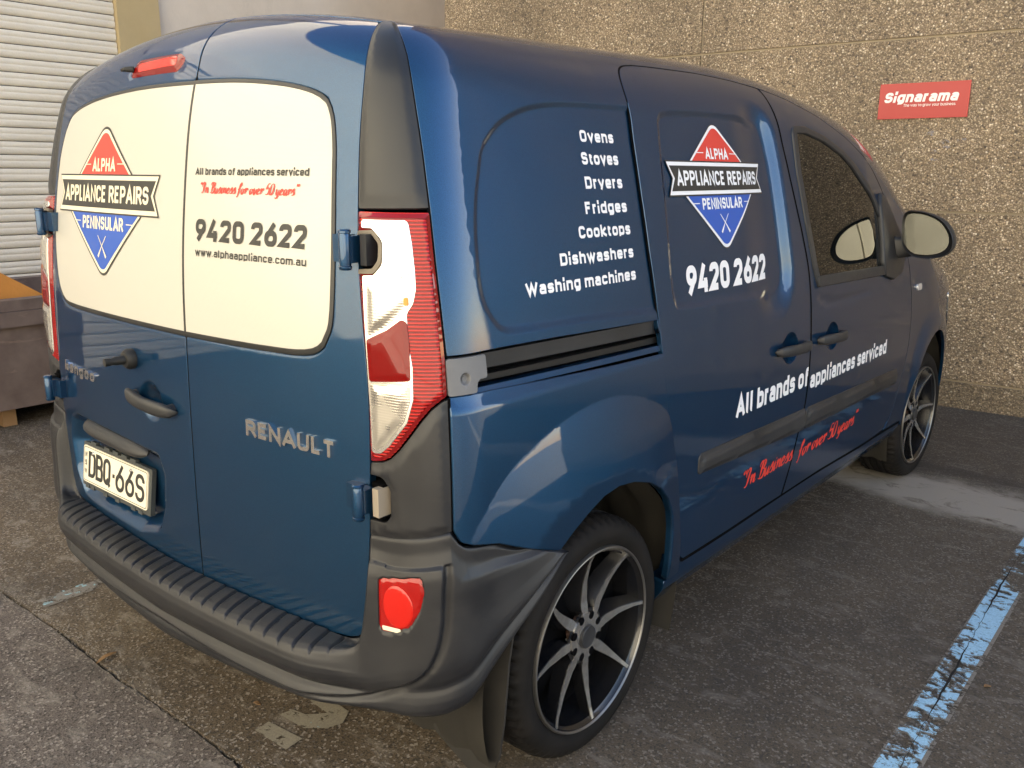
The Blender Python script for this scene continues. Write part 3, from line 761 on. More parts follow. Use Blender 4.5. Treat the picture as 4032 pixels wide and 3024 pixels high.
def logo(side_, cx, W, zt, ba, bb, zb, hw_t, hw_b, f, parent, dark_bg):
    """rounded diamond with banner; ba/bb banner top and bottom heights"""
    g = empty('company_logo'); g.parent = parent
    def dia(k):  # k shrinks the outline inwards (metres)
        def ctl(hw, H, r):
            lo, hi = H, 3 * H
            for _ in range(40):
                m = (lo + hi) / 2; th = math.atan(hw / m)
                if m - r * (1 / math.sin(th) - 1) < H: lo = m
                else: hi = m
            return lo
        st = ctl(hw_t - k * 1.1, zt - ba - k, .045 - k * .6); sb = ctl(hw_b - k * 1.1, bb - zb - k, .042 - k * .6)
        L = [(cx - hw_t + k * 1.1, ba, 0), (cx - .0, ba + st, .045 - k * .6), (cx + hw_t - k * 1.1, ba, 0)]
        B = [(cx + hw_b - k * 1.1, bb, 0), (cx, bb - sb, .042 - k * .6), (cx - hw_b + k * 1.1, bb, 0)]
        return roundpoly(L, 0, 9), roundpoly(B, 0, 9)
    cxl = cx - W; cxr = cx + W; hb = (ba - bb)
    def ban(k, n_=.024):
        return [(cxl + k * 1.1, bb + k), (cxr - k * 1.1, bb + k), (cxr - n_ - k * .9, (ba + bb) / 2), (cxr - k * 1.1, ba - k), (cxl + k * 1.1, ba - k), (cxl + n_ + k * .9, (ba + bb) / 2)]
    e = .0
    Lv = [0.0008, .0016, .0024, .0032, .0040, .0048] if dark_bg else [0.0006, .0010, .0014, .0018, .0022, .0026]
    T0, B0 = dia(-.003); T1, B1 = dia(.0035); T2, B2 = dia(.0125)
    sheet('logo_outline', T0, f, M['black_vinyl'], g, lift=Lv[0]); sheet('logo_outline', B0, f, M['black_vinyl'], g, lift=Lv[0])
    wt = M['white_vinyl'] if dark_bg else M['cream_print']
    if dark_bg:
        T1, B1 = dia(0.0); T2, B2 = dia(.009)
    sheet('logo_white_edge', T1, f, wt, g, lift=Lv[1]); sheet('logo_white_edge', B1, f, wt, g, lift=Lv[1])
    sheet('logo_red_field', T2, f, M['red_vinyl'], g, lift=Lv[2]); sheet('logo_blue_field', B2, f, M['blue_vinyl'], g, lift=Lv[2])
    sheet('banner_edge', ban(-.004), f, M['black_vinyl'], g, lift=Lv[3]); sheet('banner_white', ban(0), f, wt, g, lift=Lv[4]); sheet('banner_field', ban(.0105 if not dark_bg else .0095), f, M['black_vinyl'], g, lift=Lv[5])
    m = hb * .27
    fo = lambda z: (lambda a, b: f(a, b))
    write('banner_lettering', 'APPLIANCE REPAIRS', (cxl + W * .145, cxr - W * .145, bb + m * 1.02, ba - m * .98), f, wt, g, t=.20, lift=Lv[5] + .0007)
    ha = hb * .36; 
    write('alpha_lettering', 'ALPHA', (cx - W * .235, cx + W * .235, ba + hb * .12, ba + hb * .12 + ha), f, wt, g, t=.21, lift=Lv[2] + .0007)
    write('peninsular_lettering', 'PENINSULAR', (cx - W * .42, cx + W * .42, bb - hb * .12 - ha, bb - hb * .12), f, wt, g, t=.21, lift=Lv[2] + .0007)
    for sg in (-1, 1):
        for (xa, xb, z) in ((.27, .40, ba + hb * .12 + ha * .55), (.47, .60, bb - hb * .12 - ha * .45)):
            a, b = sorted((cx + sg * W * xa, cx + sg * W * xb)); sheet('rule', [(a, z - .0011), (b, z - .0011), (b, z + .0011), (a, z + .0011)], f, wt, g, lift=Lv[2] + .0007)
    # crossed knife and screwdriver
    zc_ = bb - hb * .95; hh = hb * .30
    for sg in (-1, 1):
        P = np.array([(cx - sg * .024, zc_ + hh), (cx + sg * .004, zc_ - hh * .1), (cx + sg * .024, zc_ - hh)])
        v, g_ = ribbon(P, .003, False, lambda i, n, a: (.0025, .003, .008)[i]); PP, NN = f(v[:, 0], v[:, 1]); mesh_obj('crossed_tool', PP + NN * (Lv[2] + .0007 + .0002 * (sg > 0)), g_, wt, g)
    return g
GLUE = [(.39, 1.662, .030, .016), (.469, 1.61, .030, .014), (.558, 1.618, .028, .016), (.481, 1.580, .022, .010), (.423, 1.55, .020, .014), (.418, 1.508, .022, .010)]
ORANGE = [(1.2, .30), (1.2, .675), (.94, .85), (.35, 1.24), (.35, .30)]
# ------------------------------------------------------------------ setting
def quad_sheet(name, x0, x1, y0, y1, z, mat, n=1):
    bm = bmesh.new(); vs = [bm.verts.new(p) for p in ((x0, y0, z), (x1, y0, z), (x1, y1, z), (x0, y1, z))]; bm.faces.new(vs)
    return bm_obj(name, bm, mat)
rj = random.Random(3)
xs = [-40, -8] + list(np.arange(-3.0, 2.6, .03)) + [8, 40]
def jag(x, k): return .030 + .013 * x * (abs(x) < 4) + .004 * math.sin(x * 7 + k) + rj.uniform(-.0035, .0035)
front = [(x, jag(x, 0) + .006) for x in xs]; back = [(x, jag(x, 1) - .006) for x in xs]
def strip_mesh(name, line, yfar, zt, mat, up):
    V = []; F_ = []
    for x, y in line: V += [(x, yfar, zt), (x, y, zt), (x, y + (.004 if not up else -.004), zt - .004 if 0 else zt - .03)]
    for i in range(len(line) - 1):
        a = 3 * i; b = 3 * (i + 1); F_ += [(a, a + 1, b + 1, b), (a + 1, a + 2, b + 2, b + 1)]
    bm = bmesh.new(); vs = [bm.verts.new(v) for v in V]
    for f in F_: bm.faces.new([vs[q] for q in f])
    return bm_obj(name, bm, mat)
tag(strip_mesh('parking_ground', front, 60, 0., M['park'], True), kind='structure')
tag(strip_mesh('driveway_slab', back, -60, 0., M['apron'], False), kind='structure')
tag(quad_sheet('ground_base', -60, 60, -60, 60, -.020, M['soil']), kind='structure')
# bay markings
def flat(name, pts, z, mat, kind=True, nsub=0):
    bm = bmesh.new(); bm.faces.new([bm.verts.new((x, y, z)) for x, y in pts]); o = bm_obj(name, bm, mat)
    if kind: tag(o, kind='structure')
    return o
flat('bay_line_primer', [(1.445, .25), (1.545, .25), (1.545, 4.7), (1.445, 4.7)], .003, M['ghost_line'])
flat('bay_line', [(1.452, .25), (1.536, .25), (1.534, 4.7), (1.450, 4.7)], .0065, M['blue_line'])
flat('bay_line_primer', [(-.985, .06), (-.915, .06), (-.915, 4.6), (-.985, 4.6)], .003, M['ghost_line'])
flat('bay_line', [(-.985, .06), (-.925, .06), (-.925, 4.6), (-.985, 4.6)], .0065, M['blue_fleck'])
flat('bay_number', [(.176, .135), (.173, .18), (.299, .194), (.304, .14)], .003, M['ghost_digit'])
flat('bay_number', [(.17, .217), (.177, .253), (.222, .262), (.245, .285), (.26, .304), (.18, .308), (.179, .338), (.24, .350), (.300, .345), (.327, .302), (.312, .262), (.266, .222)][::-1], .003, M['ghost_digit'])
flat('bay_number_fleck', [(.174, .135), (.172, .162), (.20, .166), (.202, .136)], .0065, M['blue_fleck'])
flat('bay_number_fleck', [(.17, .217), (.175, .245), (.30, .25), (.29, .222)], .0065, M['blue_fleck'])
# crack along the blue line
V = []; F_ = []
yy = np.linspace(.3, 2.9, 90)
for i, y in enumerate(yy):
    x = np.interp(y, [.3, 1.08, 1.49, 1.68, 2.26, 2.74, 3], [1.515, 1.503, 1.496, 1.491, 1.476, 1.472, 1.47]) + rj.uniform(-.0025, .0025); wd = max(.0006, .0028 * (.6 + .6 * math.sin(y * 9)))
    V += [(x - wd, y, .0085), (x + wd, y, .0085)]
for i in range(len(yy) - 1): F_.append((2 * i, 2 * i + 1, 2 * i + 3, 2 * i + 2))
tag(mesh_obj('ground_crack', V, F_, plain('crack_dark', (.012, .010, .009), .9)), kind='structure')
# grit along the slab joint
bm = bmesh.new()
for i in range(900):
    x = rj.uniform(-1.6, .9); y = .03 + .013 * x + rj.gauss(.012, .020); r = rj.uniform(.0010, .0030) * (1.7 if rj.random() < .03 else 1)
    m_ = Matrix.Translation((x, y, r * .5)) @ Matrix.Rotation(rj.uniform(0, 6), 4, 'Z') @ Matrix.Diagonal((r * rj.uniform(.7, 1.5), r, r * .6, 1))
    bmesh.ops.create_icosphere(bm, subdivisions=1, radius=1, matrix=m_)
for i in range(500):
    x = rj.uniform(-1.6, 3.2); y = rj.uniform(.1, 4.5); r = rj.uniform(.0008, .0024)
    m_ = Matrix.Translation((x, y, r * .5)) @ Matrix.Diagonal((r * rj.uniform(.7, 1.5), r, r * .6, 1))
    bmesh.ops.create_icosphere(bm, subdivisions=1, radius=1, matrix=m_)
M['grit'] = m_wallpaint('grit', (.10, .085, .07), (.34, .30, .25), 200)
tag(bm_obj('grit', bm, M['grit']), 'small grit and chips gathered along the slab joint', 'grit', kind='stuff')
# fallen leaf on the joint
V = []; F_ = []; n = 12
for i in range(n):
    t = i / (n - 1); w_ = .0075 * math.sin(math.pi * t) ** .8 + .0004
    c = Vector((-.462, .082, 0)).lerp(Vector((-.446, .012, 0)), t); sd = Vector((1, .22, 0)).normalized()
    for q, h in ((-1, .010), (0, .004), (1, .009)): V.append(c + sd * q * w_ + Vector((0, 0, h * (math.sin(math.pi * t) * .7 + .3) + .002)))
for i in range(n - 1):
    for q in (0, 1): F_.append((3 * i + q, 3 * i + q + 1, 3 * i + 4 + q, 3 * i + 3 + q))
lf = mesh_obj('dry_leaf', V, F_, m_wallpaint('dry_leaf', (.20, .105, .04), (.34, .20, .09), 80), smooth=True)
sm_ = lf.modifiers.new('thick', 'SOLIDIFY'); sm_.thickness = .0008
tag(lf, 'curled dry brown leaf lying on the slab joint behind the van', 'leaf')
def leaf2(x, y, a, s_, label):
    V = []; F_ = []
    for i in range(8):
        t = i / 7; w_ = .006 * math.sin(math.pi * t) ** .7 * s_ + .0003
        for q in (-1, 0, 1): V.append((x + math.cos(a) * (t - .5) * .022 * s_ - math.sin(a) * q * w_, y + math.sin(a) * (t - .5) * .022 * s_ + math.cos(a) * q * w_, .003 + .003 * abs(q) + .002 * math.sin(t * 5)))
    for i in range(7):
        for q in (0, 1): F_.append((3 * i + q, 3 * i + q + 1, 3 * i + 4 + q, 3 * i + 3 + q))
    o = mesh_obj('dry_leaf', V, F_, bpy.data.materials['dry_leaf'], smooth=True); m = o.modifiers.new('thick', 'SOLIDIFY'); m.thickness = .0008
    tag(o, label, 'leaf')
leaf2(.083, .205, .4, 1.0, 'small dark leaf beside the worn bay number under the bumper')
leaf2(1.585, 1.60, .9, 1.1, 'small dry leaf just right of the blue bay line')

# pebbled concrete wall in front of the van
WA = R_(4.0); WO = Vector((.6127, 4.851, 0)); WU = Vector((math.cos(WA), math.sin(WA), 0)); WN = Vector((math.sin(WA), -math.cos(WA), 0))
def wp(u, z, d=0.): return WO + WU * u + WN * d + Vector((0, 0, z))
wall = empty('pebble_wall', tuple(WO)); tag(wall, 'tall exposed pebble concrete panel wall in front of the van', 'wall')
def wbox(bm, u0, u1, z0, z1, d0, d1): return box(bm, u0, u1, -d1, -d0, z0, z1)
zs = [-.02, .168, 1.197, 2.215, 3.23, 4.25, 5.27, 6.3, 7.3, 8.3]; us = [-4.054, -1.747, 1.90, 5.5]
for i in range(len(us) - 1):
    for j in range(len(zs) - 1):
        if us[i] > 5 and zs[j + 1] > 5.3: continue
        bm = bmesh.new(); g = .0075
        box(bm, us[i] + (g if i else 0), us[i + 1] - g, -.0, .16, zs[j] + (g if j else 0), zs[j + 1] - g)
        o = bm_obj('wall_panel', bm, M['agg'], wall, bevel=.006, seg=2); o.rotation_euler = (0, 0, WA)
        if j == 0: o.location = (-.0, -.010, 0)
bm = bmesh.new(); box(bm, us[0] + .003, 5.49, .012, .30, -.02, 8.28); o = bm_obj('joint_sealant', bm, M['mortar'], wall); o.rotation_euler = (0, 0, WA)
bm = bmesh.new(); box(bm, -3.44, -3.15, 4.86, 16, 0, 8.28); o = bm_obj('sun_block_wall', bm, M['render_grey'], wall); o.location = -WO  # unseen wall, added to stop sun leaking past the end of the pebble wall
# red trade sign
sgn = empty('wall_sign', tuple(wp(0, 1.85, .008))); tag(sgn, 'red rectangular trade sign with white italic lettering fixed on the pebble wall', 'sign')
sgn.rotation_euler = (0, 0, WA)
u0, u1 = (.0715 - .6127) / math.cos(WA), (.5735 - .6127) / math.cos(WA)
bm = bmesh.new(); box(bm, u0, u1, -.004, .006, 1.750 - 1.85, 1.9555 - 1.85); bm_obj('sign_board', bm, M['sign_red'], sgn, bevel=.001)
fs = lambda a, b: (np.stack([a, np.full_like(a, -.004), b], 1), np.tile([0., -1., 0.], (len(a), 1)))
W_ = u1 - u0
write('sign_name', 'Signarama', (u0 + W_ * .055, u0 + W_ * .875, 1.845 - 1.85, 1.904 - 1.85), fs, M['sign_white'], sgn, t=.25, shear=.20)
write('sign_slogan', 'The way to grow your business.', (u0 + W_ * .285, u0 + W_ * .865, 1.8195 - 1.85, 1.8355 - 1.85), fs, M['sign_white'], sgn, t=.14)
# glue marks left on the wall below the sign
xg = NT('glue_residue'); al = xg.ramp(xg.noise(40, 5, .7), [(.46, 0.), (.56, .55)]); xg.set(Base_Color=(.42, .40, .42), Roughness=.6, Alpha=al)
for gx, gz, a, b in GLUE:
    u = (gx - .6127) / math.cos(WA); pts = [(u + a * math.cos(t) * rj.uniform(.7, 1.1), gz + b * math.sin(t) * rj.uniform(.7, 1.1)) for t in np.linspace(0, 6.28, 15)[:-1]]
    mesh_obj('glue_mark', [wp(p, z, .0085) - WO for p, z in pts], [tuple(range(len(pts)))[::-1]], xg.m, wall)

# left side of the yard: shutter, pilaster, grey rendered wall
XL = -5.0
sh = empty('roller_shutter', (XL, 0, 0)); tag(sh, 'white roller shutter door with horizontal slats behind the skip', 'shutter')
PITCH = .0955; prof = [(.0, .0), (.010, .004), (.017, .016), (.019, .036), (.017, .0455), (.0125, .049), (.0155, .053), (.018, .065), (.016, .082), (.008, .090), (-.004, .0915)]
me = bpy.data.meshes.new('slat'); V = []; F_ = []
for y in (-4.5, 2.53):
    for dx, dz in prof: V.append((dx, y, dz))
n = len(prof)
for i in range(n - 1): F_.append((i, n + i, n + i + 1, i + 1))
me.from_pydata(V, [], F_); me.polygons.foreach_set('use_smooth', [True] * len(me.polygons)); me.materials.append(M['slat'])
for k in range(42):
    o = bpy.data.objects.new('slat', me); COL.objects.link(o); o.parent = sh; o.location = (0, 0, 2.538 - .0955 * 26.6 + k * PITCH)
bm = bmesh.new(); box(bm, -.06, -.012, -4.5, 2.53, 0, 4.1); bm_obj('shutter_backing', bm, M['dark'], sh)
bm = bmesh.new(); box(bm, -.10, .05, -4.6, 2.53, 4.02, 4.5); bm_obj('shutter_hood', bm, M['slat'], sh)
bm = bmesh.new(); box(bm, XL - .25, XL + .06, 2.535, 2.88, 0, 6.5)
tag(bm_obj('yellow_pilaster', bm, M['cream_wall'], bevel=.012), 'yellow cream painted concrete pier between shutter and grey wall', 'pillar')
bm = bmesh.new(); box(bm, XL - .25, XL, 2.885, 12, 0, 7.6)
tag(bm_obj('grey_wall', bm, M['render_grey']), 'plain grey rendered wall behind the roof of the van', 'wall')
bm = bmesh.new(); box(bm, XL - .30, XL - .02, -4.6, 2.53, 4.5, 7.6); box(bm, XL - .30, XL - .0, -7.7, -4.61, 0, 7.6)
tag(bm_obj('shed_wall', bm, M['lit_wall']), 'pale wall above and beside the roller shutter', 'wall')

# skip bin on timber blocks
sk = empty('skip_bin', (-3.2, .6, 0)); tag(sk, 'weathered maroon steel skip bin on timber blocks by the shutter', 'skip')
def pt(bm, x0, x1, y0, y1, z0, z1): return box(bm, x0 + 3.2, x1 + 3.2, y0 - .6, y1 - .6, z0, z1)
SKZ = dict(b=.11, r0=.585, r1=.720)
bm = bmesh.new(); pt(bm, -3.26, -3.20, -.6, 2.3, SKZ['b'], SKZ['r0'] + .02); bm_obj('side_plate', bm, M['skip'], sk, bevel=.004)
bm = bmesh.new(); pt(bm, -4.30, -4.24, -.6, 2.3, SKZ['b'], SKZ['r0'] + .02); bm_obj('side_plate', bm, M['skip'], sk, bevel=.004)
bm = bmesh.new(); pt(bm, -4.24, -3.26, -.6, -.55, SKZ['b'], SKZ['r0']); bm_obj('end_plate', bm, M['skip'], sk)
bm = bmesh.new(); pt(bm, -4.24, -3.26, 2.25, 2.3, SKZ['b'], SKZ['r0']); bm_obj('end_plate', bm, M['skip'], sk)
bm = bmesh.new(); pt(bm, -4.24, -3.26, -.55, 2.25, SKZ['b'], SKZ['b'] + .03); bm_obj('floor_plate', bm, M['skip'], sk)
bm = bmesh.new(); pt(bm, -3.28, -3.165, -.62, 2.32, SKZ['r0'] - .01, SKZ['r1'] - .062); pt(bm, -3.28, -3.185, -.62, 2.32, SKZ['r1'] - .060, SKZ['r1']); bm_obj('rim_rail', bm, M['skip'], sk, bevel=.008)
bm = bmesh.new(); pt(bm, -4.33, -4.22, -.62, 2.32, SKZ['r0'], SKZ['r1']); bm_obj('rim_rail', bm, M['skip'], sk, bevel=.008)
# blocks
for i, (y0, y1) in enumerate(((.80, .872), (-.3, -.18), (1.9, 2.02))):
    bm = bmesh.new(); box(bm, -4.1, -3.27, y0, y1, 0, SKZ['b'] - .002); o = bm_obj('timber_block', bm, M['timber'], bevel=.004)
    tag(o, ('timber block under the skip bin, the one in view beside the van', 'timber block under the near end of the skip bin', 'timber block under the far end of the skip bin')[i], 'timber block', 'timber blocks under the skip bin')
# orange sheet leaning inside
bm = bmesh.new(); P = [(-3.42, y, z) for y, z in ORANGE]
A_ = [bm.verts.new(p) for p in P]; B_ = [bm.verts.new((p[0] - .018, p[1], p[2])) for p in P]; bm.faces.new(A_); bm.faces.new(B_[::-1])
for i in range(len(P)): bm.faces.new((A_[i], B_[i], B_[(i + 1) % len(P)], A_[(i + 1) % len(P)]))
tag(bm_obj('orange_board', bm, M['ply']), 'orange painted board standing up inside the skip bin', 'board')

# sunlit building across the yard, behind the photographer: it shows in every shiny panel
ob = empty('opposite_building', (0, -8, 0)); tag(ob, 'sunlit cream clad workshop across the yard, seen in the mirrors and paint', 'building')
bm = bmesh.new(); box(bm, -14, 22, -.3, 0, 0, 7.6); bm_obj('wall', bm, M['lit_wall'], ob)
for i in range(19):
    bm = bmesh.new(); box(bm, -13.9 + i * 1.9, -12.04 + i * 1.9, .004, .03, .5, 7.55); bm_obj('cladding_panel', bm, M['lit_wall'], ob, bevel=.006)
bm = bmesh.new(); box(bm, -14.2, 22.2, -.5, .18, 7.6, 7.85); bm_obj('fascia', bm, plain('white_fascia', (.72, .72, .68), .5), ob)
bm = bmesh.new(); vs = [bm.verts.new(p) for p in ((-14.2, -.1, 7.86), (22.2, -.1, 7.86), (22.2, -9, 9.9), (-14.2, -9, 9.9))]; bm.faces.new(vs); bm_obj('roof', bm, plain('grey_metal_roof', (.35, .36, .36), .45, .3), ob)
van = empty('panel_van')
tag(van, 'blue panel van with white sign lettering parked against the pebbled wall', 'van')

DR = [(.60, 1.903), (.66, 1.898), (.690, 1.882), (.702, 1.85), (.708, 1.809), (.714, 1.767), (.718, 1.708), (.717, 1.638), (.715, 1.564), (.714, 1.477), (.715, 1.406), (.719, 1.30), (.727, 1.20), (.736, 1.12), (.744, 1.05), (.748, .97), (.748, .90), (.745, .80), (.740, .703), (.733, .63), (.726, .56), (.718, .505), (.706, .476), (.687, .463), (.655, .455)]
LA = [(.833, 1.872), (.850, 1.80), (.860, 1.76), (.869, 1.711), (.876, 1.638), (.882, 1.577), (.889, 1.502), (.895, 1.427), (.901, 1.348), (.906, 1.25), (.911, 1.18), (.915, 1.12), (.918, 1.077)]
BOT = [(.58, .448), (.49, .442), (.384, .438), (.256, .435), (.12, .434)]
SEAM = .1065
TIP = [(.690, 1.907), (.725, 1.917), (.765, 1.922), (.800, 1.912), (.822, 1.895)]
G_ = .0040
drc = catmull(DR + BOT, .02)

# --- body side: rear quarter, roof rail and front wing in one pressing
rail_t = SY([(.486, 1.074), (.712, 1.067), (.900, 1.061)])
slide_r = [(.905, 1.031), (.898, 1.111), (.886, 1.235), (.881, 1.366), (.881, 1.495), (.886, 1.57)]
slide_top = [tuple(p) for p in catmull([(.887, 1.58), (.892, 1.610), (.905, 1.637), (.928, 1.659), (.962, 1.673), (1.02, 1.681)], .008)] + [(1.09, 1.684), (1.16, 1.686), (1.35, 1.690), (1.55, 1.686), (1.735, 1.676)]
fd_top = [(1.927, 1.655), (2.152, 1.612), (2.357, 1.548), (2.53, 1.468), (2.69, 1.370), (2.82, 1.265), (2.885, 1.18)]
fd_front = [(2.905, 1.12), (2.945, 1.041), (2.977, .919), (2.990, .80), (2.985, .70), (2.955, .598), (2.905, .502), (2.875, .44), (2.83, .386)]
archf = [(3.385 + .325 * math.cos(t), .31 + .40 * math.sin(t)) for t in np.linspace(math.pi, 0, 19)]
top_edge = [(s_, float(zc(s_)) + .549) for s_ in np.linspace(S3 + LF * .95, .02, 40)]
A = ([(0, 1.912), (.3, 1.912), (.55, 1.908)] + TIP + LA + [(1.066, 1.077)] + rail_t + SY(slide_r + slide_top + fd_top + fd_front)
     + SY([(2.79, .352), (3.03, .343)] + archf + [(3.74, .30)]) + [(S3 + LF * .9, .26), (S5 - .01, .26), (S5 - .01, 1.0), (S3 + LF, float(zc(S3 + LF)) + .549)] + top_edge)
A = np.array(A)
qp = [(.870, 1.573), (.760, 1.571), (.636, 1.568), (.544, 1.560), (.472, 1.545), (.400, 1.516)]
QP = SY(qp) + [(1.095, 1.485), (1.058, 1.425), (1.034, 1.377), (1.017, 1.318), (1.011, 1.258), (1.011, 1.198), (1.024, 1.156), (1.053, 1.120), (1.093, 1.100)] + SY([(.457, 1.095), (.606, 1.092), (.90, 1.079)])
QPc = catmull(QP, .02); QPc = np.concatenate([QPc, np.array(SY([(.95, 1.079), (.95, 1.573)]))])
FLF = catmull(SY([(3.05, .30), (3.04, .52), (3.08, .68), (3.20, .79), (3.39, .835), (3.58, .80), (3.72, .70), (3.80, .5), (3.80, .30)]), .03)
def dA(X):
    d = -.0065 * sm(sdf(QPc, X) / .020)
    m = X[:, 0] > 3.3
    if m.any():
        q = np.zeros(len(X)); q[m] = .020 * sm(sdf(FLF, X[m]) / .10); d = d + q
    return d
panel('body_side', roundpoly(A, .0), wrapray, M['paint'], van, res=.026, disp=dA, lines=[(QPc, (-.003, 0, .004, .009, .014, .019, .024), .014)], gap=G_, mirror=True)
# roof skin between the cant rails
rx = np.linspace(-.5496, .5496, 30); ry = np.concatenate([np.linspace(.3504, 3.6, 90), np.linspace(3.63, 4.14, 18)])
XX, YY = np.meshgrid(rx, ry); O, D = roofray(XX.ravel(), YY.ravel()); V = shoot(O, D, 1.6); N = grad(V)
Fc = [(j * 30 + i, j * 30 + i + 1, (j + 1) * 30 + i + 1, (j + 1) * 30 + i) for j in range(len(ry) - 1) for i in range(29)]
mesh_obj('roof', V, Fc, M['paint'], van, normals=N)
# windscreen and bonnet details
WS = roundpoly([(-.60, 2.50), (.60, 2.50), (.69, 3.30), (.60, 3.44), (-.60, 3.44), (-.69, 3.30)], .06)
panel('windscreen', WS, roofray, M['glass'], van, res=.05, disp=lambda X: np.full(len(X), .004), lip=.006)
# dark structure behind the panel gaps
def inner(lo, hi, sa, sb, n=60):
    s_ = np.linspace(sa, sb, n); v_ = np.linspace(lo, hi, 24); SS, VV2 = np.meshgrid(s_, v_); O, D = wrapray(SS.ravel(), VV2.ravel()); P = shoot(O, D) - D * .062
    f = [(j * n + i, j * n + i + 1, (j + 1) * n + i + 1, (j + 1) * n + i) for j in range(23) for i in range(n - 1)]
    return P, f
Vi = []; Fi = []
for sa, sb, lo, hi in ((-.62, .62, .30, 1.95), (.62, 1.02, .30, 1.95), (1.02, 1.85, .74, 1.95), (1.85, 3.75, .30, 1.95), (-1.02, -.62, .30, 1.95), (-1.85, -1.02, .74, 1.95), (-3.75, -1.85, .30, 1.95), (3.75, 5.2, .76, 1.25), (-5.2, -3.75, .76, 1.25)):
    P, f = inner(lo, hi, sa, sb); k = sum(len(q) for q in Vi); Vi.append(P); Fi += [tuple(i + k for i in q) for q in f]
mesh_obj('inner_frame', np.concatenate(Vi), Fi, M['dark'], van, smooth=True)

# --- lower rear quarter with the flared arch
rail_b = SY([(.914, .982), (.703, .987), (.476, .995)]) + [(1.031, 1.002), (.921, 1.003)]
arch = [(.967, .435), (.962, .504), (.948, .552), (.918, .599), (.868, .643), (.808, .676), (.738, .697), (.671, .705), (.610, .697), (.552, .674), (.497, .646), (.450, .618)]
Bp = SY([(.975, .34), (.968, .39)] + arch) + [(1.10, .655), (1.02, .690), (.960, .702, .02), (.935, .712, .02), (.921, .740, .02), (.921, .878)] + rail_b[::-1] + SY([(.920, .90), (.938, .812), (.970, .68), (1.006, .54), (1.038, .41), (1.043, .34)])
Bp = roundpoly(Bp, .0)
FL = catmull([(.935, .64), (.958, .715), (.982, .750), (1.022, .793), (1.076, .832)] + SY([(.389, .859), (.456, .884), (.520, .900), (.577, .909), (.654, .914), (.735, .906), (.828, .880), (.915, .834), (.98, .76), (1.03, .62), (1.05, .34)]), .02)
FLb = np.concatenate([FL, np.array(SY([(.70, .2), (.3, .2)]))])
def dB(X):
    q = sdf(FLb, X); d = .004 + .026 * np.clip(q / .17, 0, 1) ** .9
    top = X[:, 1] - (1.0 - .012)
    return d - .010 * sm((X[:, 1] - .972) / .03)
panel('rear_quarter_panel', Bp, wrapray, M['paint'], van, res=.018, disp=dB, lines=[(FLb, (-.004, 0, .004, .01), .014)], gap=G_, lip=.022, edge=.0028, mirror=True)

# --- sliding door, front door
slide_f = [(1.732, .372), (1.779, .478), (1.814, .573), (1.848, .66), (1.862, .78), (1.868, .95), (1.866, 1.05), (1.856, 1.123), (1.830, 1.215), (1.802, 1.304), (1.775, 1.403), (1.752, 1.494), (1.735, 1.589), (1.732, 1.660)]
sd = SY([(1.043, .40), (1.048, .383), (1.068, .370), (1.338, .366), (1.60, .367), (1.725, .366)] + slide_f[:0] + [(1.732, .3665)] + slide_f + [(1.72, 1.676)] + slide_top[::-1][1:] + [(.886, 1.57)] + slide_r[::-1][1:] + [(.920, .90), (.938, .812), (.970, .68), (1.006, .54)])
DP = catmull(SY([(.999, 1.520), (1.010, 1.555), (1.059, 1.573), (1.260, 1.581), (1.487, 1.582), (1.580, 1.578), (1.618, 1.557), (1.636, 1.510), (1.649, 1.420), (1.657, 1.308), (1.666, 1.194), (1.672, 1.118), (1.655, 1.074), (1.605, 1.054), (1.477, 1.055), (1.239, 1.066), (1.030, 1.073), (.985, 1.090), (.972, 1.166), (.982, 1.349)]), .02, True)
def scoop(cy, cz, ry_, rz_, n=20): return np.array(SY([(cy + ry_ * math.cos(t), cz + rz_ * math.sin(t)) for t in np.linspace(0, 2 * math.pi, n, endpoint=False)]))
SC1 = scoop(1.698, .876, .062, .050); SC2 = scoop(2.062, .866, .058, .048)
def belt(X, s0, s1): return .0
def dSD(X):
    q = sdf(DP, X); s_ = X[:, 0]
    wid = .022 + .02 * sm((s_ - 2.22) / .12); dep = .008 + .014 * sm((s_ - 2.16) / .2)
    t = sm((s_ - 2.19) / .17)
    d = -dep * ((1 - t) * sm(q / wid) + t * np.where(q > 0, 1., 1 - sm(-q / np.clip((2.475 - 2.395) + 0 * q, .03, 1))))
    # front flank of the pressing runs out as a wide concave flute
    r = sdf(SC1, X); return d - .026 * np.sqrt(np.clip(r / .048, 0, 1))
panel('sliding_door', np.array(sd), wrapray, M['paint'], van, res=.02, disp=dSD, lines=[(DP, (-.085, -.07, -.055, -.04, -.028, -.018, -.010, -.004, 0, .004, .010, .018, .028, .04), .012), (SC1, (-.003, 0, .003), .006)], dense=[(SC1, .007)], gap=G_, mirror=True)
fd = SY([(1.732, .366), (2.064, .366), (2.50, .353), (2.70, .352), (2.775, .357), (2.83, .386)] + fd_front[::-1][1:] + fd_top[::-1] + [(1.735, 1.676)] + slide_f[::-1][1:-1])
DW = roundpoly([p + ((.035,) if i in (0, 9, 10) else (.10,)) for i, p in enumerate(SY([(1.838, 1.562), (1.945, 1.566), (2.10, 1.543), (2.26, 1.500), (2.41, 1.430), (2.55, 1.345), (2.66, 1.24), (2.715, 1.14), (2.735, 1.07), (2.74, 1.032), (1.925, 1.052), (1.895, 1.12), (1.858, 1.26), (1.832, 1.42)]))], .1)
WD = catmull(SY([(1.93, 1.03), (2.1, 1.01), (2.3, 1.0), (2.5, .99), (2.62, 1.0), (2.55, .985), (2.3, .955), (2.05, .96), (1.94, .99)]), .02, True)
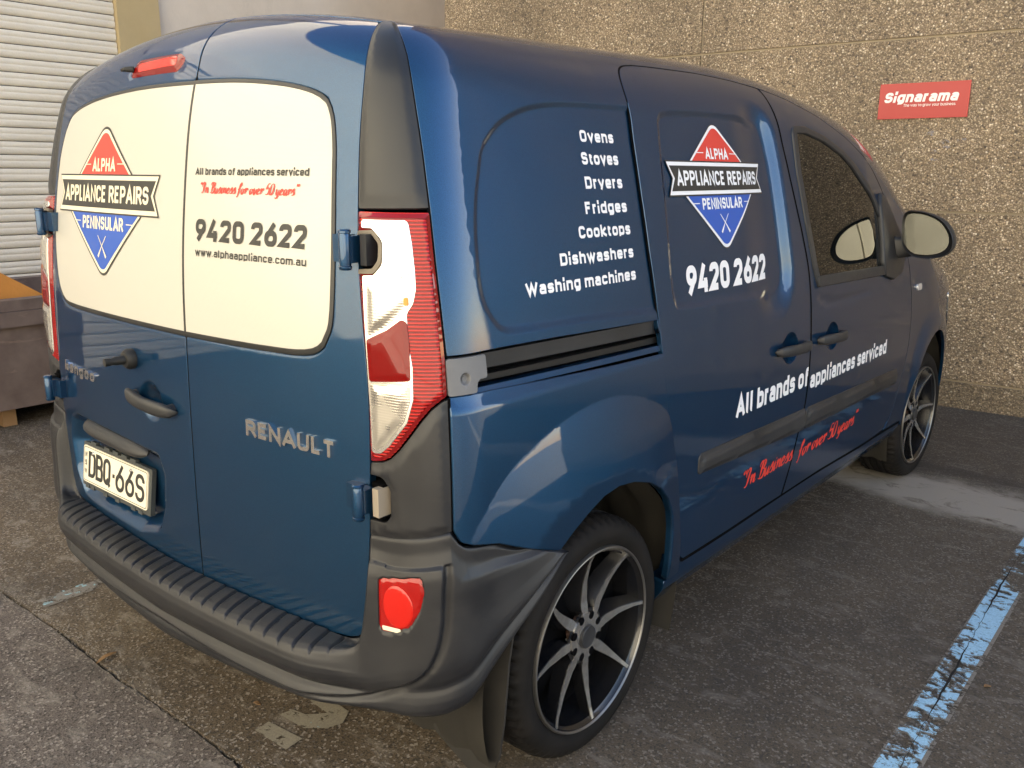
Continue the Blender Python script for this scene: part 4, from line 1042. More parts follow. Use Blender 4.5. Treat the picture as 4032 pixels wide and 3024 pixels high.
def dFD(X):
    r = sdf(SC2, X); d = .0 - .024 * np.sqrt(np.clip(r / .046, 0, 1)); d = d - .006 * sm(sdf(WD, X) / .03)
    return d - .008 * sm((sdf(DW, X) + .004) / .012)
panel('front_door', np.array(fd), wrapray, M['paint'], van, res=.02, disp=dFD, lines=[(DW, (-.006, 0, .006), .014), (SC2, (-.003, 0, .003), .006)], dense=[(SC2, .007)], gap=G_, mirror=True)
fr = offset(densify(DW, .015), -.002)
gl = offset(densify(DW, .015), .026)
panel('window_seal', densify(DW, .01), wrapray, M['trim'], van, res=.012, disp=lambda X: .006 - .004 * sm(sdf(gl, X) / -.02 + 1) * 0, holes=[gl], lip=.012, edge=.003, mirror=True)
panel('door_glass', offset(gl, -.004), wrapray, M['glass'], van, res=.05, disp=lambda X: np.full(len(X), -.0005), lip=.004, mirror=True)
# waist strip and mirror sail
WSY = roundpoly(SY([(1.925, 1.052), (2.74, 1.034), (2.745, 1.062), (2.6, 1.068), (1.92, 1.084)]), .004)
panel('waist_strip', WSY, wrapray, M['trim'], van, res=.02, disp=lambda X: np.full(len(X), .0115), lip=.02, edge=.002, mirror=True)
SAIL = roundpoly(SY([(2.585, 1.085), (2.60, 1.035, .01), (2.70, 1.012, .02), (2.80, 1.03, .03), (2.865, 1.13, .02), (2.80, 1.23), (2.70, 1.325, .02), (2.640, 1.345, .01), (2.612, 1.30), (2.598, 1.18)]), .03)
panel('mirror_sail', SAIL, wrapray, M['trim'], van, res=.02, disp=lambda X: np.full(len(X), .016), lip=.024, edge=.004, mirror=True)
# sill
sl_ = SY([(.985, .250), (3.02, .250), (3.04, .338), (2.79, .343), (2.70, .346), (2.50, .348), (2.064, .362), (1.70, .364), (1.338, .362), (1.068, .366), (1.046, .380), (1.036, .335), (.980, .334)])
panel('sill', np.array(sl_), wrapray, M['paint'], van, res=.02, disp=lambda X: -.004 - .035 * sm((.32 - X[:, 1]) / .09), gap=G_, lip=.05, mirror=True)

# --- corner: black pillar, lamp, grey lower pillar
tipr = [(.690, 1.900), (.728, 1.911), (.765, 1.915), (.800, 1.905), (.820, 1.888)]
pl_ = [p for p in DR if p[1] <= 1.87 and p[1] > 1.35] + [(.717, 1.347), (.901, 1.350)] + LA[::-1][5:] + tipr[::-1]
pl_ = [p for i, p in enumerate(pl_)]
panel('rear_pillar_trim', np.array(pl_), wrapray, M['pillar'], van, res=.015, disp=lambda X: .000 + .004 * sm(sdf(np.array(pl_), X) / .03), gap=.002, edge=.002, mirror=True)
LP = [(.718, 1.343), (.901, 1.343), (.906, 1.25), (.911, 1.18), (.915, 1.12), (.918, 1.06), (.918, 1.005), (.904, .996), (.886, .983), (.865, .959), (.844, .930), (.820, .899), (.799, .877), (.779, .867), (.749, .862), (.748, .90), (.748, .97), (.744, 1.05), (.736, 1.12), (.727, 1.20), (.7195, 1.285)]
NO = [(.7185, 1.306), (.762, 1.306, .018), (.787, 1.285, .02), (.785, 1.255, .02), (.768, 1.236, .02), (.7225, 1.233)]
notch = roundpoly(NO, .0)
LPn = roundpoly(LP[:-2] + [(.7225, 1.233), (.768, 1.236, .018), (.785, 1.252, .018), (.787, 1.288, .018), (.765, 1.306, .018), (.7185, 1.306)], .004)
lamp = empty('tail_lamp'); lamp.parent = van
lampL = empty('tail_lamp'); lampL.parent = van
def both(name, poly, mat, res, disp, **kw):
    panel(name, poly, wrapray, mat, lamp, res=res, disp=disp, **kw); panel(name, poly, wrapray, mat, lampL, res=res, disp=disp, side=-1, **kw)
cst = lambda v: (lambda X: np.full(len(X), v))
both('lens', LPn, M['lens_red'], .010, lambda X: .009 * sm(sdf(LPn, X) / .012), gap=.0015, edge=.0025, lip=.03)
rim = offset(densify(LPn, .008), .010)
both('lens_rim', LPn, M['lens_red_rim'], .008, lambda X: .0005 + .009 * sm(sdf(LPn, X) / .012), holes=[rim], gap=.0018, edge=.001, lip=.0)
UC = roundpoly([(.735, 1.328, .006), (.850, 1.329, .01), (.857, 1.288), (.861, 1.240), (.862, 1.205), (.856, 1.180), (.842, 1.160), (.845, 1.10, .006), (.851, 1.06), (.851, 1.000), (.838, .955), (.80, .905), (.778, .886, .01), (.757, .884, .008), (.755, .96), (.7475, 1.09), (.742, 1.18), (.739, 1.225, .004), (.770, 1.227, .018), (.793, 1.248, .02), (.794, 1.292, .02), (.765, 1.314, .016), (.735, 1.314, .004)], .02)
both('reflector_surround', UC, M['lamp_chrome'], .012, cst(.0105), lip=.002, edge=.001)
TOP = roundpoly([(.741, 1.322, .004), (.846, 1.324, .01), (.852, 1.288), (.855, 1.235), (.82, 1.222), (.80, 1.205), (.775, 1.218), (.800, 1.245, .02), (.801, 1.298, .02), (.765, 1.3175, .01)], .01)
both('reversing_reflector', TOP, M['clear'], .008, cst(.0117), lip=.002, edge=.001)
MID = roundpoly([(.750, 1.208, .006), (.790, 1.222), (.826, 1.228, .01), (.853, 1.218, .01), (.855, 1.20), (.848, 1.178), (.828, 1.158), (.796, 1.134), (.752, 1.112, .006)], .01)
both('indicator_bowl', MID, M['clear'], .006, lambda X: .0114 + .003 * sm(sdf(MID, X) / .02), lip=.002, edge=.001)
RD = roundpoly([(.749, 1.104, .004), (.800, 1.127), (.832, 1.149, .008), (.842, 1.145, .006), (.846, 1.105), (.847, 1.037, .006), (.755, 1.026, .006)], .01)
both('brake_light', RD, M['lens_red_smooth'], .006, lambda X: .0116 + .002 * sm(sdf(RD, X) / .012), lip=.002, edge=.001)
LC = roundpoly([(.757, 1.020, .004), (.846, 1.031, .006), (.845, .997), (.832, .957), (.795, .910, .012), (.768, .892, .01), (.760, .897, .006)], .01)
both('fog_reflector', LC, M['clear'], .006, lambda X: .0114 + .003 * sm(sdf(LC, X) / .02), lip=.002, edge=.001)
both('amber_bulb', roundpoly([(.838, 1.176), (.846, 1.178), (.846, 1.192), (.838, 1.189)], .003), M['orange'], .004, cst(.0148), lip=.001, edge=.0005)
both('notch_surround', roundpoly([(.7245, 1.307), (.768, 1.310, .018), (.791, 1.288, .02), (.789, 1.252, .02), (.771, 1.231, .02), (.728, 1.229), (.729, 1.236), (.766, 1.2385, .016), (.782, 1.255, .016), (.784, 1.287, .016), (.765, 1.303, .016), (.7245, 1.301)], .001), plain('tan_lamp_housing', (.16, .135, .10), .5), .004, cst(.012), lip=.012, edge=.001)

LP2 = [(.749, .859), (.779, .864), (.800, .874), (.822, .896), (.846, .927), (.867, .956), (.888, .980), (.906, .993), (.919, 1.000), (.9195, .878), (.9195, .738), (.864, .724), (.810, .712), (.741, .706), (.745, .80)]
nL = [(.742, .832), (.775, .834, .02), (.798, .81, .02), (.798, .752, .02), (.785, .738, .02), (.740, .737)]
LP2n = LP2[:-1] + [(.741, .739), (.785, .740, .015), (.798, .757, .018), (.798, .812, .02), (.778, .834, .02), (.7455, .834)]
panel('lower_pillar_trim', roundpoly(LP2n, .0), wrapray, M['bumper'], van, res=.012, disp=lambda X: .006 * sm(sdf(np.array([p[:2] for p in LP2n]), X) / .02), gap=.0015, edge=.002, lip=.03, mirror=True)

# --- rear doors
REC = roundpoly([(-.655, .715, .03), (-.69, .64, .05), (-.672, .54, .06), (-.60, .475, .06), (-.50, .468), (-.20, .468, .06), (-.085, .500, .05), (-.045, .58, .05), (-.030, .67, .05), (-.06, .728, .03), (-.35, .734), (-.60, .732)], .03, seg=6)
WL = catmull([(.105, 1.676), (.006, 1.677), (-.147, 1.678), (-.326, 1.674), (-.451, 1.664), (-.540, 1.642), (-.604, 1.593), (-.650, 1.50), (-.674, 1.40), (-.681, 1.293), (-.677, 1.204), (-.663, 1.126), (-.638, 1.084), (-.593, 1.061), (-.513, 1.054), (-.360, 1.053), (-.167, 1.053), (.105, 1.053)], .02)
WR = catmull([(.109, 1.053), (.301, 1.055), (.410, 1.057), (.498, 1.060), (.548, 1.068), (.586, 1.084), (.608, 1.111), (.619, 1.150), (.623, 1.254), (.614, 1.375), (.598, 1.501), (.578, 1.572), (.546, 1.616), (.508, 1.641), (.445, 1.658), (.367, 1.668), (.259, 1.675), (.109, 1.677)], .02)
SCR = np.array([(-.077 + .058 * math.cos(t), .857 + .055 * math.sin(t)) for t in np.linspace(0, 2 * math.pi, 24, endpoint=False)])
CH = roundpoly([(-.205, 1.722, .02), (-.205, 1.742, .02), (-.180, 1.768, .02), (.015, 1.766, .015), (.042, 1.752, .012), (.040, 1.738, .012), (.015, 1.719, .012)], .02)
def wdisp(X, W): return -.004 * sm((sdf(W, X) + .016) / .008)
def dDL(X):
    d = wdisp(X, WL); q = sdf(REC, X); dep = np.clip(q / .050, 0, 1)
    d = d - .042 * sm(dep) - .03 * sm((sdf(SCR, X)) / .05) * 1.0
    return d - .003 * sm((sdf(CH, X) + .004) / .006)
DRm = [(-s_, v_) for s_, v_ in DR]; BOTm = [(-s_, v_) for s_, v_ in BOT]
dl = np.concatenate([catmull(DRm + BOTm, .02), np.array([(.0, .434), (SEAM, .434), (SEAM, .9), (SEAM, 1.4), (SEAM, 1.9), (SEAM, 1.905), (-.3, 1.905)])])
dr = np.concatenate([catmull(DR + BOT, .02), np.array([(SEAM, .434), (SEAM, .9), (SEAM, 1.4), (SEAM, 1.9), (SEAM, 1.905), (.3, 1.905)])])
rdl = panel('rear_door', dl, wrapray, M['paint'], van, res=.022, disp=dDL, gap=.0038, edge=.0010, lines=[(WL, (-.02, -.016, -.012, -.008), .016), (REC, (-.004, 0, .004, .01, .02, .03, .04, .05), .012), (SCR, (-.002, .002, .012, .025, .04), .006)], lip=.02)
rdl['label'] = 'wider left rear door with the number plate'
rdr = panel('rear_door', dr, wrapray, M['paint'], van, res=.022, disp=lambda X: wdisp(X, WR), gap=.0038, edge=.0010, lines=[(WR, (-.02, -.016, -.012, -.008), .016)], lip=.02)
rdr['label'] = 'narrower right rear door with the chrome name'
for W_, dd in ((WL, rdl), (WR, rdr)):
    W0 = offset(densify(W_, .012), -.010); W1 = offset(densify(W_, .012), .001)
    panel('window_gasket', W0, wrapray, M['gasket'], dd, res=.012, disp=lambda X, W_=W_: .0005 + .002 * sm(sdf(offset(densify(W_, .02), -.010), X) / .004), holes=[W1], lip=.006, edge=.001)
    panel('window_film', offset(densify(W_, .012), .0015), wrapray, M['film'], dd, res=.03, disp=cst(.0015), lip=.004, edge=.001)
both_ = panel('high_brake_light', CH, wrapray, M['lens_red_smooth'], rdl, res=.008, disp=lambda X: .000 + .004 * sm(sdf(CH, X) / .012), lip=.008, edge=.001)
CH2 = roundpoly([(-.165, 1.730, .006), (-.165, 1.752, .006), (.012, 1.756, .006), (.012, 1.733, .006)], .006)
panel('lamp_strip', CH2, wrapray, m_lens('inner_red_strip', (.60, .03, .02)), rdl, res=.01, disp=cst(.0048), lip=.001, edge=.0005)
def wpt(s_, v_, d=0.):
    O, D = wrapray(np.array([s_]), np.array([v_])); return (shoot(O, D) + D * d)[0]
p0 = wpt(-.19, 1.741, .004); tube('washer_jet', [p0, p0 + [-.012, -.016, 0], p0 + [-.026, -.018, -.001]], [.008, .006, .004], M['rubber'], rdl, 10)
p0 = wpt(-.16, .953, -.002); pn = np.array([0, -1, 0.])
lathe_obj('wiper_spindle_cap', [(0.02, .0), (0, .026), (-.016, .026), (-.024, .020), (-.026, .0)], M['rubber'], rdl, 24, cx=p0[0], cy=p0[1], cz=p0[2], axis='Y')
tube('spindle_nozzle', [p0 + [0, -.022, 0], p0 + [-.004, -.045, -.001], p0 + [-.004, -.060, -.001], p0 + [-.005, -.068, -.001]], [.012, .011, .007, .007], M['rubber'], rdl, 14)
tube('nozzle_tip', [p0 + [-.004, -.058, -.001], p0 + [-.005, -.072, -.001]], .010, M['rubber'], rdl, 14)

def gap_shade(pts, d=-.0006, w_=.0055, name='gap_shade_strip'):  # black ribbon laid in a panel gap, standing in for its shade
    P = catmull(pts, .015); a = np.gradient(P, axis=0); a /= np.linalg.norm(a, axis=1, keepdims=True); nn = np.stack([-a[:, 1], a[:, 0]], 1)
    X = np.concatenate([P + nn * w_, P - nn * w_]); O, D = wrapray(X[:, 0], X[:, 1]); V = shoot(O, D) + D * d; n = len(P)
    F_ = [(i, i + 1, n + i + 1, n + i) for i in range(n - 1)]
    mesh_obj(name, V, F_, M['dark'], van, smooth=True); mesh_obj(name, V * [-1, 1, 1], F_, M['dark'], van, smooth=True)
gap_shade(SY([(1.043, .375), (1.042, .40), (1.006, .54), (.970, .68), (.938, .812), (.920, .90), (.914, .975)]))
gap_shade(SY(slide_r + [(.887, 1.58)]), -.0030); gap_shade(SY(slide_top)); gap_shade(SY([(1.7345, .366)] + slide_f[1:] + [(1.733, 1.672)]), .0004); gap_shade(SY([(1.735, 1.676)] + fd_top)); gap_shade(SY(fd_front)); gap_shade(SY([(1.055, .374), (1.068, .368), (1.338, .364), (1.732, .366), (2.064, .364), (2.50, .350), (2.70, .348), (3.02, .340)]))
gap_shade([(.921, .74), (.9195, .878), (.919, 1.0)]); gap_shade(LA)
P = np.array([(SEAM, z_) for z_ in np.linspace(.434, 1.90, 60)]); X = np.concatenate([P - [.0045, 0], P + [.0045, 0]]); O, D = wrapray(X[:, 0], X[:, 1]); V = shoot(O, D) - D * .0012
mesh_obj('gap_shade_strip', V, [(i, i + 1, 61 + i, 60 + i) for i in range(59)], M['dark'], van)  # black ribbon for the shade in the rear door seam
# ------------------------------------------------------------------ bumper
def pl1(x, xs, ys): return np.interp(x, xs, ys)
Pc = np.array([(-.05, .205), (.012, .206), (.040, .212), (.060, .226), (.070, .248), (.071, .272), (.064, .296), (.055, .312), (.056, .318), (.066, .332), (.078, .352), (.085, .380), (.0865, .408), (.083, .425), (.076, .4335), (.064, .4365), (.045, .437), (.022, .4365), (.004, .435), (-.004, .425), (-.02, .40)])
Pk = np.array([(-.05, .205), (.000, .206), (.012, .212), (.020, .226), (.025, .246), (.025, .270), (.022, .292), (.018, .310), (.018, .322), (.024, .345), (.028, .375), (.028, .405), (.026, .440), (.023, .490), (.021, .550), (.0195, .600), (.017, .630), (.011, .650), (.005, .672), (.004, .700), (-.012, .71)])
FOG = roundpoly([(.768, .632, .010), (.861, .654, .010), (.8655, .62, .01), (.857, .580, .03), (.838, .542, .03), (.80, .523, .02), (.769, .520, .010)], .02, seg=7)
def bump_surface(pocket=True):
    sc_ = np.concatenate([np.linspace(0, .50, 60), np.linspace(.507, .78, 44), np.linspace(.784, .94, 60), np.linspace(.944, 1.205, 46)])
    tt = np.linspace(0, len(Pc) - 1, 150)
    fi = np.arange(len(Pc))
    pcd, pcz, pkd, pkz = (np.interp(tt, fi, a) for a in (Pc[:, 0], Pc[:, 1], Pk[:, 0], Pk[:, 1]))
    # smooth the profiles a little
    ker = np.array([1, 2, 3, 2, 1.]); ker /= ker.sum()
    def smo(a):
        b = np.convolve(np.pad(a, 2, mode='edge'), ker, 'valid'); b[0] = a[0]; b[-1] = a[-1]; return b
    pcd, pcz, pkd, pkz = map(smo, (pcd, pcz, pkd, pkz))
    S = np.zeros((len(sc_), len(tt))); Z = S.copy(); D = S.copy()
    ztop_s = [0, .58, .655, .687, .706, .716, .724, .732, .741, .80, .864, .916, .93, .945, .96, 1.02, 1.10, 1.19, 1.21]
    ztop_v = [.434, .446, .453, .461, .474, .494, .54, .61, .704, .710, .722, .733, .712, .700, .696, .686, .655, .624, .622]
    ws_ = sm((sc_ - .52) / .30)
    for i, s0 in enumerate(sc_):
        w_ = ws_[i]; zt = np.interp(s0, ztop_s, ztop_v)
        d = pcd * (1 - w_) + pkd * w_; z = pcz * (1 - w_) + pkz * w_
        # top of the section follows the door edge exactly
        zr = z[-8]; k = sm((np.arange(len(tt)) - len(tt) * .50) / (len(tt) * .45)); z = z + (zt - zr) * k
        zb = np.interp(s0, [0, .3, .6, .8, .9, .952, 1.022, 1.117, 1.19, 1.21], [.258, .277, .302, .324, .336, .352, .428, .530, .606, .62])
        an = np.interp(s0, [.75, .95, 1.21], [.42, .66, .66]); zt2 = max(zt, zb + .004); m_ = z < an
        z = np.where(m_, an - (an - z) * (an - zb) / (an - .205), z); z = np.clip(z, None, max(zt2, zb + .003)) if s0 > .93 else z
        d = d + (.022 * sm((s0 - .98) / .18)) * (d > .004)
        s_ = np.full(len(z), s0)
        S[i] = s_; Z[i] = z; D[i] = d
    # recessed / proud bumper pad outline
    pad = catmull([(0, .318), (.30, .317), (.50, .322), (.60, .334), (.70, .350), (.770, .373), (.847, .425), (.882, .478), (.898, .542), (.902, .616), (.905, .670), (.893, .686), (.84, .680), (.735, .661)], .02)
    padp = np.concatenate([[(-.3, .318)], pad, [(.70, .60), (.60, .46), (-.3, .46)]])
    q = sdf(padp, np.stack([S.ravel(), Z.ravel()], 1)).reshape(S.shape)
    D = D + .0065 * sm(q / .010) * (D > .012) - .0062 * np.exp(-((q + .002) / .0070) ** 2) * (D > .012) * sm((S - .25) / .3)
    if pocket: D = D - .016 * sm((sdf(offset(densify(FOG, .006), .002), np.stack([S.ravel(), Z.ravel()], 1)).reshape(S.shape)) / .004)
    # ribs across the step
    rib = np.zeros_like(D)
    return S, Z, D
def bump_mesh(sign):
    S, Z, D = bump_surface(sign > 0)
    O, Dr = wrapray(S.ravel(), Z.ravel()); Pn = shoot(O, Dr) + Dr * D.ravel()[:, None]
    P = Pn.reshape(S.shape + (3,))
    # treads on the step: shallow grooves running out across the top, slightly splayed
    x = P[..., 0]; up = np.linspace(0, 1, S.shape[1])[None, :] * np.ones_like(x)
    fl = sm((up - .66) / .04) * (1 - sm((up - .90) / .03)) * (1 - sm((np.abs(x) - .60) / .06))
    return P, fl
P, fl = bump_mesh(1)
PL, _q = bump_mesh(-1); PL = PL * [-1, 1, 1]; Pall = np.concatenate([PL[::-1][:-1], P], 0); FLl = np.concatenate([fl[::-1][:-1], fl], 0)
# resample across with more columns so that the tread grooves are real
xs0 = np.arange(len(Pall)); fine = np.interp(np.linspace(0, 1, 1500), np.linspace(0, 1, len(Pall)), xs0)
i0 = np.clip(fine.astype(int), 0, len(Pall) - 2); fr_ = (fine - i0)[:, None, None]
Pf = Pall[i0] * (1 - fr_) + Pall[i0 + 1] * fr_; Ff = FLl[i0] * (1 - fr_[..., 0]) + FLl[i0 + 1] * fr_[..., 0]
ph = (Pf[..., 0] * 1.0 + (Pf[..., 1]) * (.30)) / .046
saw = ph - np.floor(ph)
tread = -.0045 * np.exp(-(np.minimum(saw, 1 - saw) / .07) ** 2) + .0028 * (saw) 
Pf[..., 2] += tread * Ff
ni, nj = Pf.shape[:2]
V = Pf.reshape(-1, 3)
Fc = [(i * nj + j, (i + 1) * nj + j, (i + 1) * nj + j + 1, i * nj + j + 1) for i in range(0, ni - 1) for j in range(nj - 1)]
du = np.gradient(Pf, axis=0); dv = np.gradient(Pf, axis=1); N = np.cross(du, dv).reshape(-1, 3)
bumper = mesh_obj('rear_bumper', V, Fc, M['bumper'], van, normals=N)
# closed underside so that nothing shows light behind it
bm = bmesh.new(); box(bm, -.50, .50, .13, .36, .33, .40); bm_obj('bumper_core', bm, M['dark'], van)
# fog lamps set into the bumper pad
_S, _Z, _D = bump_surface(False)
_m = (_S > .74) & (_S < .885) & (_Z > .50) & (_Z < .66)
def _feat(s_, z_): u = (s_ - .81) / .07; v = (z_ - .57) / .08; return np.stack([np.ones_like(u), u, v, u * u, u * v, v * v, v ** 3], -1)
_co = np.linalg.lstsq(_feat(_S[_m], _Z[_m]), _D[_m], rcond=None)[0]
def bumpD(X): return _feat(X[:, 0], X[:, 1]) @ _co
for sd_ in (1,):
    par = empty('rear_fog_lamp'); par.parent = van
    panel('lens', FOG, wrapray, M['fog_red'], par, res=.006, disp=lambda X: bumpD(X) - .004 + .004 * sm(sdf(FOG, X) / .008), lip=.012, edge=.0015, side=sd_)
    EL = np.array([(.811 + .031 * math.cos(t), .581 + .044 * math.sin(t)) for t in np.linspace(0, 2 * math.pi, 26, endpoint=False)])
    panel('bulb_bowl', EL, wrapray, m_lens('red_bowl', (.50, .014, .008)) if sd_ > 0 else bpy.data.materials['red_bowl'], par, res=.005, disp=lambda X: bumpD(X) + .0003 + .0040 * np.sqrt(np.clip(sdf(EL, X) / .03, 0, 1)), lip=.002, edge=.001, side=sd_)
    FB = roundpoly([(.776, .5335, .002), (.822, .5345, .004), (.808, .5265, .003), (.778, .5255, .002)], .002)
    panel('clear_strip', FB, wrapray, M['cream_print'], par, res=.006, disp=lambda X: bumpD(X) + .0010, lip=.002, edge=.0005, side=sd_)

# ------------------------------------------------------------------ mud flap, arches, wheels
for sd_ in (1, -1):
    pts = [(.62, .46), (.905, .54), (.890, .40), (.884, .25), (.876, .165), (.860, .125), (.81, .115), (.70, .165), (.64, .26), (.61, .34)]
    pts = roundpoly(pts, .02)
    bm = prism([(x * sd_, z) for x, z in pts], .0, .006, lambda a, b, d: (a, .292 + d + (b - .45) * .05 + max(0, abs(a) - .80) * .25, b))
    bm_obj('mud_flap', bm, M['flap'], van, smooth=True)
def liner(cy, R1, sd_, x0, x1, name='arch_liner'):
    V = []; F_ = []; n = 36; m = 10
    for j in range(m):
        x = x0 + (x1 - x0) * j / (m - 1); r = R1 - (.014 if j % 3 == 1 else 0)
        for i in range(n):
            t = -.35 + (math.pi + .7) * i / (n - 1); V.append((x * sd_, cy + r * math.cos(t) * .98, .30 + r * math.sin(t)))
    for j in range(m - 1):
        for i in range(n - 1): F_.append((j * n + i, j * n + i + 1, (j + 1) * n + i + 1, (j + 1) * n + i))
    k = len(V)
    V.append((x0 * sd_, cy, .30)); 
    for i in range(n - 1): F_.append((k, i, i + 1))
    return mesh_obj(name, V, F_, M['liner'], van, smooth=True)
M['liner'] = m_plastic('dusty_arch_liner', (.014, .0125, .010), (.026, .023, .018), .8, .3, .6)
for sd_ in (1, -1):
    liner(.655, .415, sd_, .56, .872); liner(3.36, .41, sd_, .56, .86)

M['alloy_lip'] = plain('worn_alloy_lip', (.20, .195, .19), .38, .85)
def make_wheel(steer=0.):
    """wheel facing +x, hub centre at origin; outer rim plane at x=0"""
    wh = empty('wheel'); wh.parent = van
    R = .305; W = .205
    prof = [(-.012, .224), (-.006, .238), (.000, .248), (.003, .258), (.0025, .272), (-.004, .286), (-.014, .297), (-.024, .3015), (-.034, .3035)]
    grooves = []
    xs = np.linspace(-.036, -W + .026, 58)
    for x in xs:
        g = 0
        for gx in (-.068, -.098, -.128, -.158):
            if abs(x - gx) < .0045: g = .007
        grooves.append((x, .3042 - g + .0012 * math.cos((x + .10) / .17 * 3.1)))
    prof += grooves + [(-W + .024, .301), (-W + .012, .292), (-W + .004, .275), (-W + .002, .25), (-W + .012, .224)]
    V, Fc = lathe(prof, 180)
    V = np.array(V)
    # shoulder sipes
    rr = np.hypot(V[:, 1], V[:, 2]); th = np.arctan2(V[:, 2], V[:, 1])
    out = ((V[:, 0] > -.062) & (V[:, 0] < -.008) & (rr > .290)) | ((V[:, 0] < -W + .045) & (rr > .292))
    k = (np.round(th / (2 * math.pi) * 180) % 3 == 0)
    sc = np.where(out & k, (rr - .0085) / rr, 1.); V[:, 1] *= sc; V[:, 2] *= sc
    t_ = mesh_obj('tyre', V, Fc, M['tyre'], wh)
    me = t_.data; me.polygons.foreach_set('use_smooth', [True] * len(me.polygons)); me.set_sharp_from_angle(angle=R_(38))
    # rim barrel and lip
    lathe_obj('rim_lip', [(-.001, .2275), (.0015, .2290), (.0030, .2310), (.0020, .2335), (-.004, .2355), (-.012, .235)], M['alloy_lip'], wh, 128)
    lathe_obj('rim_barrel', [(-.001, .2275), (-.008, .2250), (-.012, .219), (-.030, .2165), (-.060, .2115), (-.150, .205), (-.195, .215), (-.20, .222)], M['alloy_black'], wh, 96)
    lathe_obj('brake_drum', [(-.075, .0), (-.075, .098), (-.082, .112), (-.125, .114), (-.14, .10), (-.14, .0)], M['rust'], wh, 48)
    lathe_obj('hub_back', [(-.085, .0), (-.06, .05), (-.085, .195), (-.088, .21)], M['dark'], wh, 48)
    # eight tapering spokes: machined face on a black body
    A0 = R_(92.)
    for i in range(8):
        a = A0 - i * math.pi / 4 + (0.06 if i in (1, 5) else 0)
        ca, sa = math.cos(a), math.sin(a)
        rs = np.linspace(.052, .2285, 14)
        tws = .055 * np.sin((rs - .05) / .18 * math.pi * .5) ** 1.0
        wd = np.interp(rs, [.052, .075, .11, .16, .20, .23], [.0070, .0135, .0112, .0074, .0050, .0042])
        xf = np.interp(rs, [.052, .09, .15, .20, .2285], [-.026, -.031, -.026, -.014, -.003])
        face = []; V = []; F_ = []
        for r, w_, x, tw in zip(rs, wd, xf, tws):
            off = .0045 * math.sin((r - .05) / .18 * math.pi)
            for sgn in (-1, 1):
                t = sgn * w_ + off; V.append((x, r * ca - t * sa, r * sa + t * ca))
        n = len(rs)
        for j in range(n - 1): F_.append((2 * j, 2 * j + 1, 2 * j + 3, 2 * j + 2))
        bm = bmesh.new(); vs = [bm.verts.new(v) for v in V]; fs = [bm.faces.new([vs[q] for q in f]) for f in F_]
        r_ = bmesh.ops.extrude_face_region(bm, geom=fs); nv = [e for e in r_['geom'] if isinstance(e, bmesh.types.BMVert)]
        for v in nv: v.co.x -= .0025
        sp = bm_obj('spoke', bm, M['alloy'], wh)
        # black body beneath, deeper and a little wider
        V2 = []
        for r, w_, x, tw in zip(rs, wd, xf, tws):
            off = .0045 * math.sin((r - .05) / .18 * math.pi); dep = np.interp(r, [.05, .12, .23], [.045, .038, .030])
            for sgn, dx, k in ((-1, .0006, 1.0), (1, .0006, 1.0), (1, dep, 1.75), (-1, dep, 1.75)):
                t = sgn * (w_ + .0008) * (1 if dx < .01 else k) + off + (.006 if dx > .01 else 0); V2.append((x - .0026 - (dx if dx > .01 else 0), r * ca - t * sa, r * sa + t * ca))
        F2 = []
        for j in range(n - 1):
            for q in range(4): F2.append((4 * j + q, 4 * j + (q + 1) % 4, 4 * (j + 1) + (q + 1) % 4, 4 * (j + 1) + q))
        bm = bmesh.new(); vs = [bm.verts.new(v) for v in V2]
        for f in F2: bm.faces.new([vs[q] for q in f])
        bm_obj('spoke_body', bm, M['alloy_black'], sp, smooth=True)
    # hub plate with eight lobes cut for the lug holes
    V = [(-.0245, 0, 0)]; F_ = []; n = 160
    for i in range(n):
        t = 2 * math.pi * i / n; a = (t - A0 + math.pi / 8) / (math.pi / 4); d = abs(a - round(a)) * math.pi / 4
        r = .062 - .019 * (1 - sm(np.array((d * .06 - .0045) / .006)))
        V.append((-.0245, float(r) * math.cos(t), float(r) * math.sin(t)))
    bm = bmesh.new(); vs = [bm.verts.new(v) for v in V[1:]]; f = bm.faces.new(vs); r_ = bmesh.ops.extrude_face_region(bm, geom=[f])
    for e in r_['geom']:
        if isinstance(e, bmesh.types.BMVert): e.co.x -= .02
    bm_obj('hub_plate', bm, M['alloy'], wh)
    lathe_obj('hub_ring', [(-.030, .071), (-.028, .060), (-.040, .05), (-.05, .0)], M['alloy_black'], wh, 64)
    for i in range(8):
        a = A0 - (i + .5) * math.pi / 4
        lathe_obj('lug_nut', [(-.044, .0), (-.030, .0), (-.030, .0065), (-.0345, .0078), (-.046, .0078)], M['rust'], wh, 6, cy=.0535 * math.cos(a), cz=.0535 * math.sin(a))
    for i in range(8):
        a = A0 - (i + .5) * math.pi / 4
        lathe_obj('lug_hole_shade', [(-.0300, .0095), (-.0240, .0100), (-.0240, .0085), (-.0246, .0)], M['dark'], wh, 14, cy=.0530 * math.cos(a), cz=.0530 * math.sin(a))  # black disc on the hub plate, painting the shade of a lug hole
    lathe_obj('centre_cap', [(-.024, .030), (-.018, .029), (-.0165, .027), (-.0175, .024), (-.0165, .0)], M['trim'], wh, 40)
    return wh
w0 = make_wheel(); w0.location = (.881, .650, .304)
def copy_tree(o, parent=None):
    c = o.copy(); COL.objects.link(c); c.parent = parent
    for ch in [x for x in bpy.data.objects if x.parent == o and x.name != c.name]: copy_tree(ch, c)
    return c
for x, y, rz in ((.882, 3.346, -R_(1.5)), (-.881, .65, math.pi), (-.882, 3.346, math.pi - R_(1.5))):
    c = copy_tree(w0, van); c.location = (x, y, .304); c.rotation_euler = (0, 0, rz)

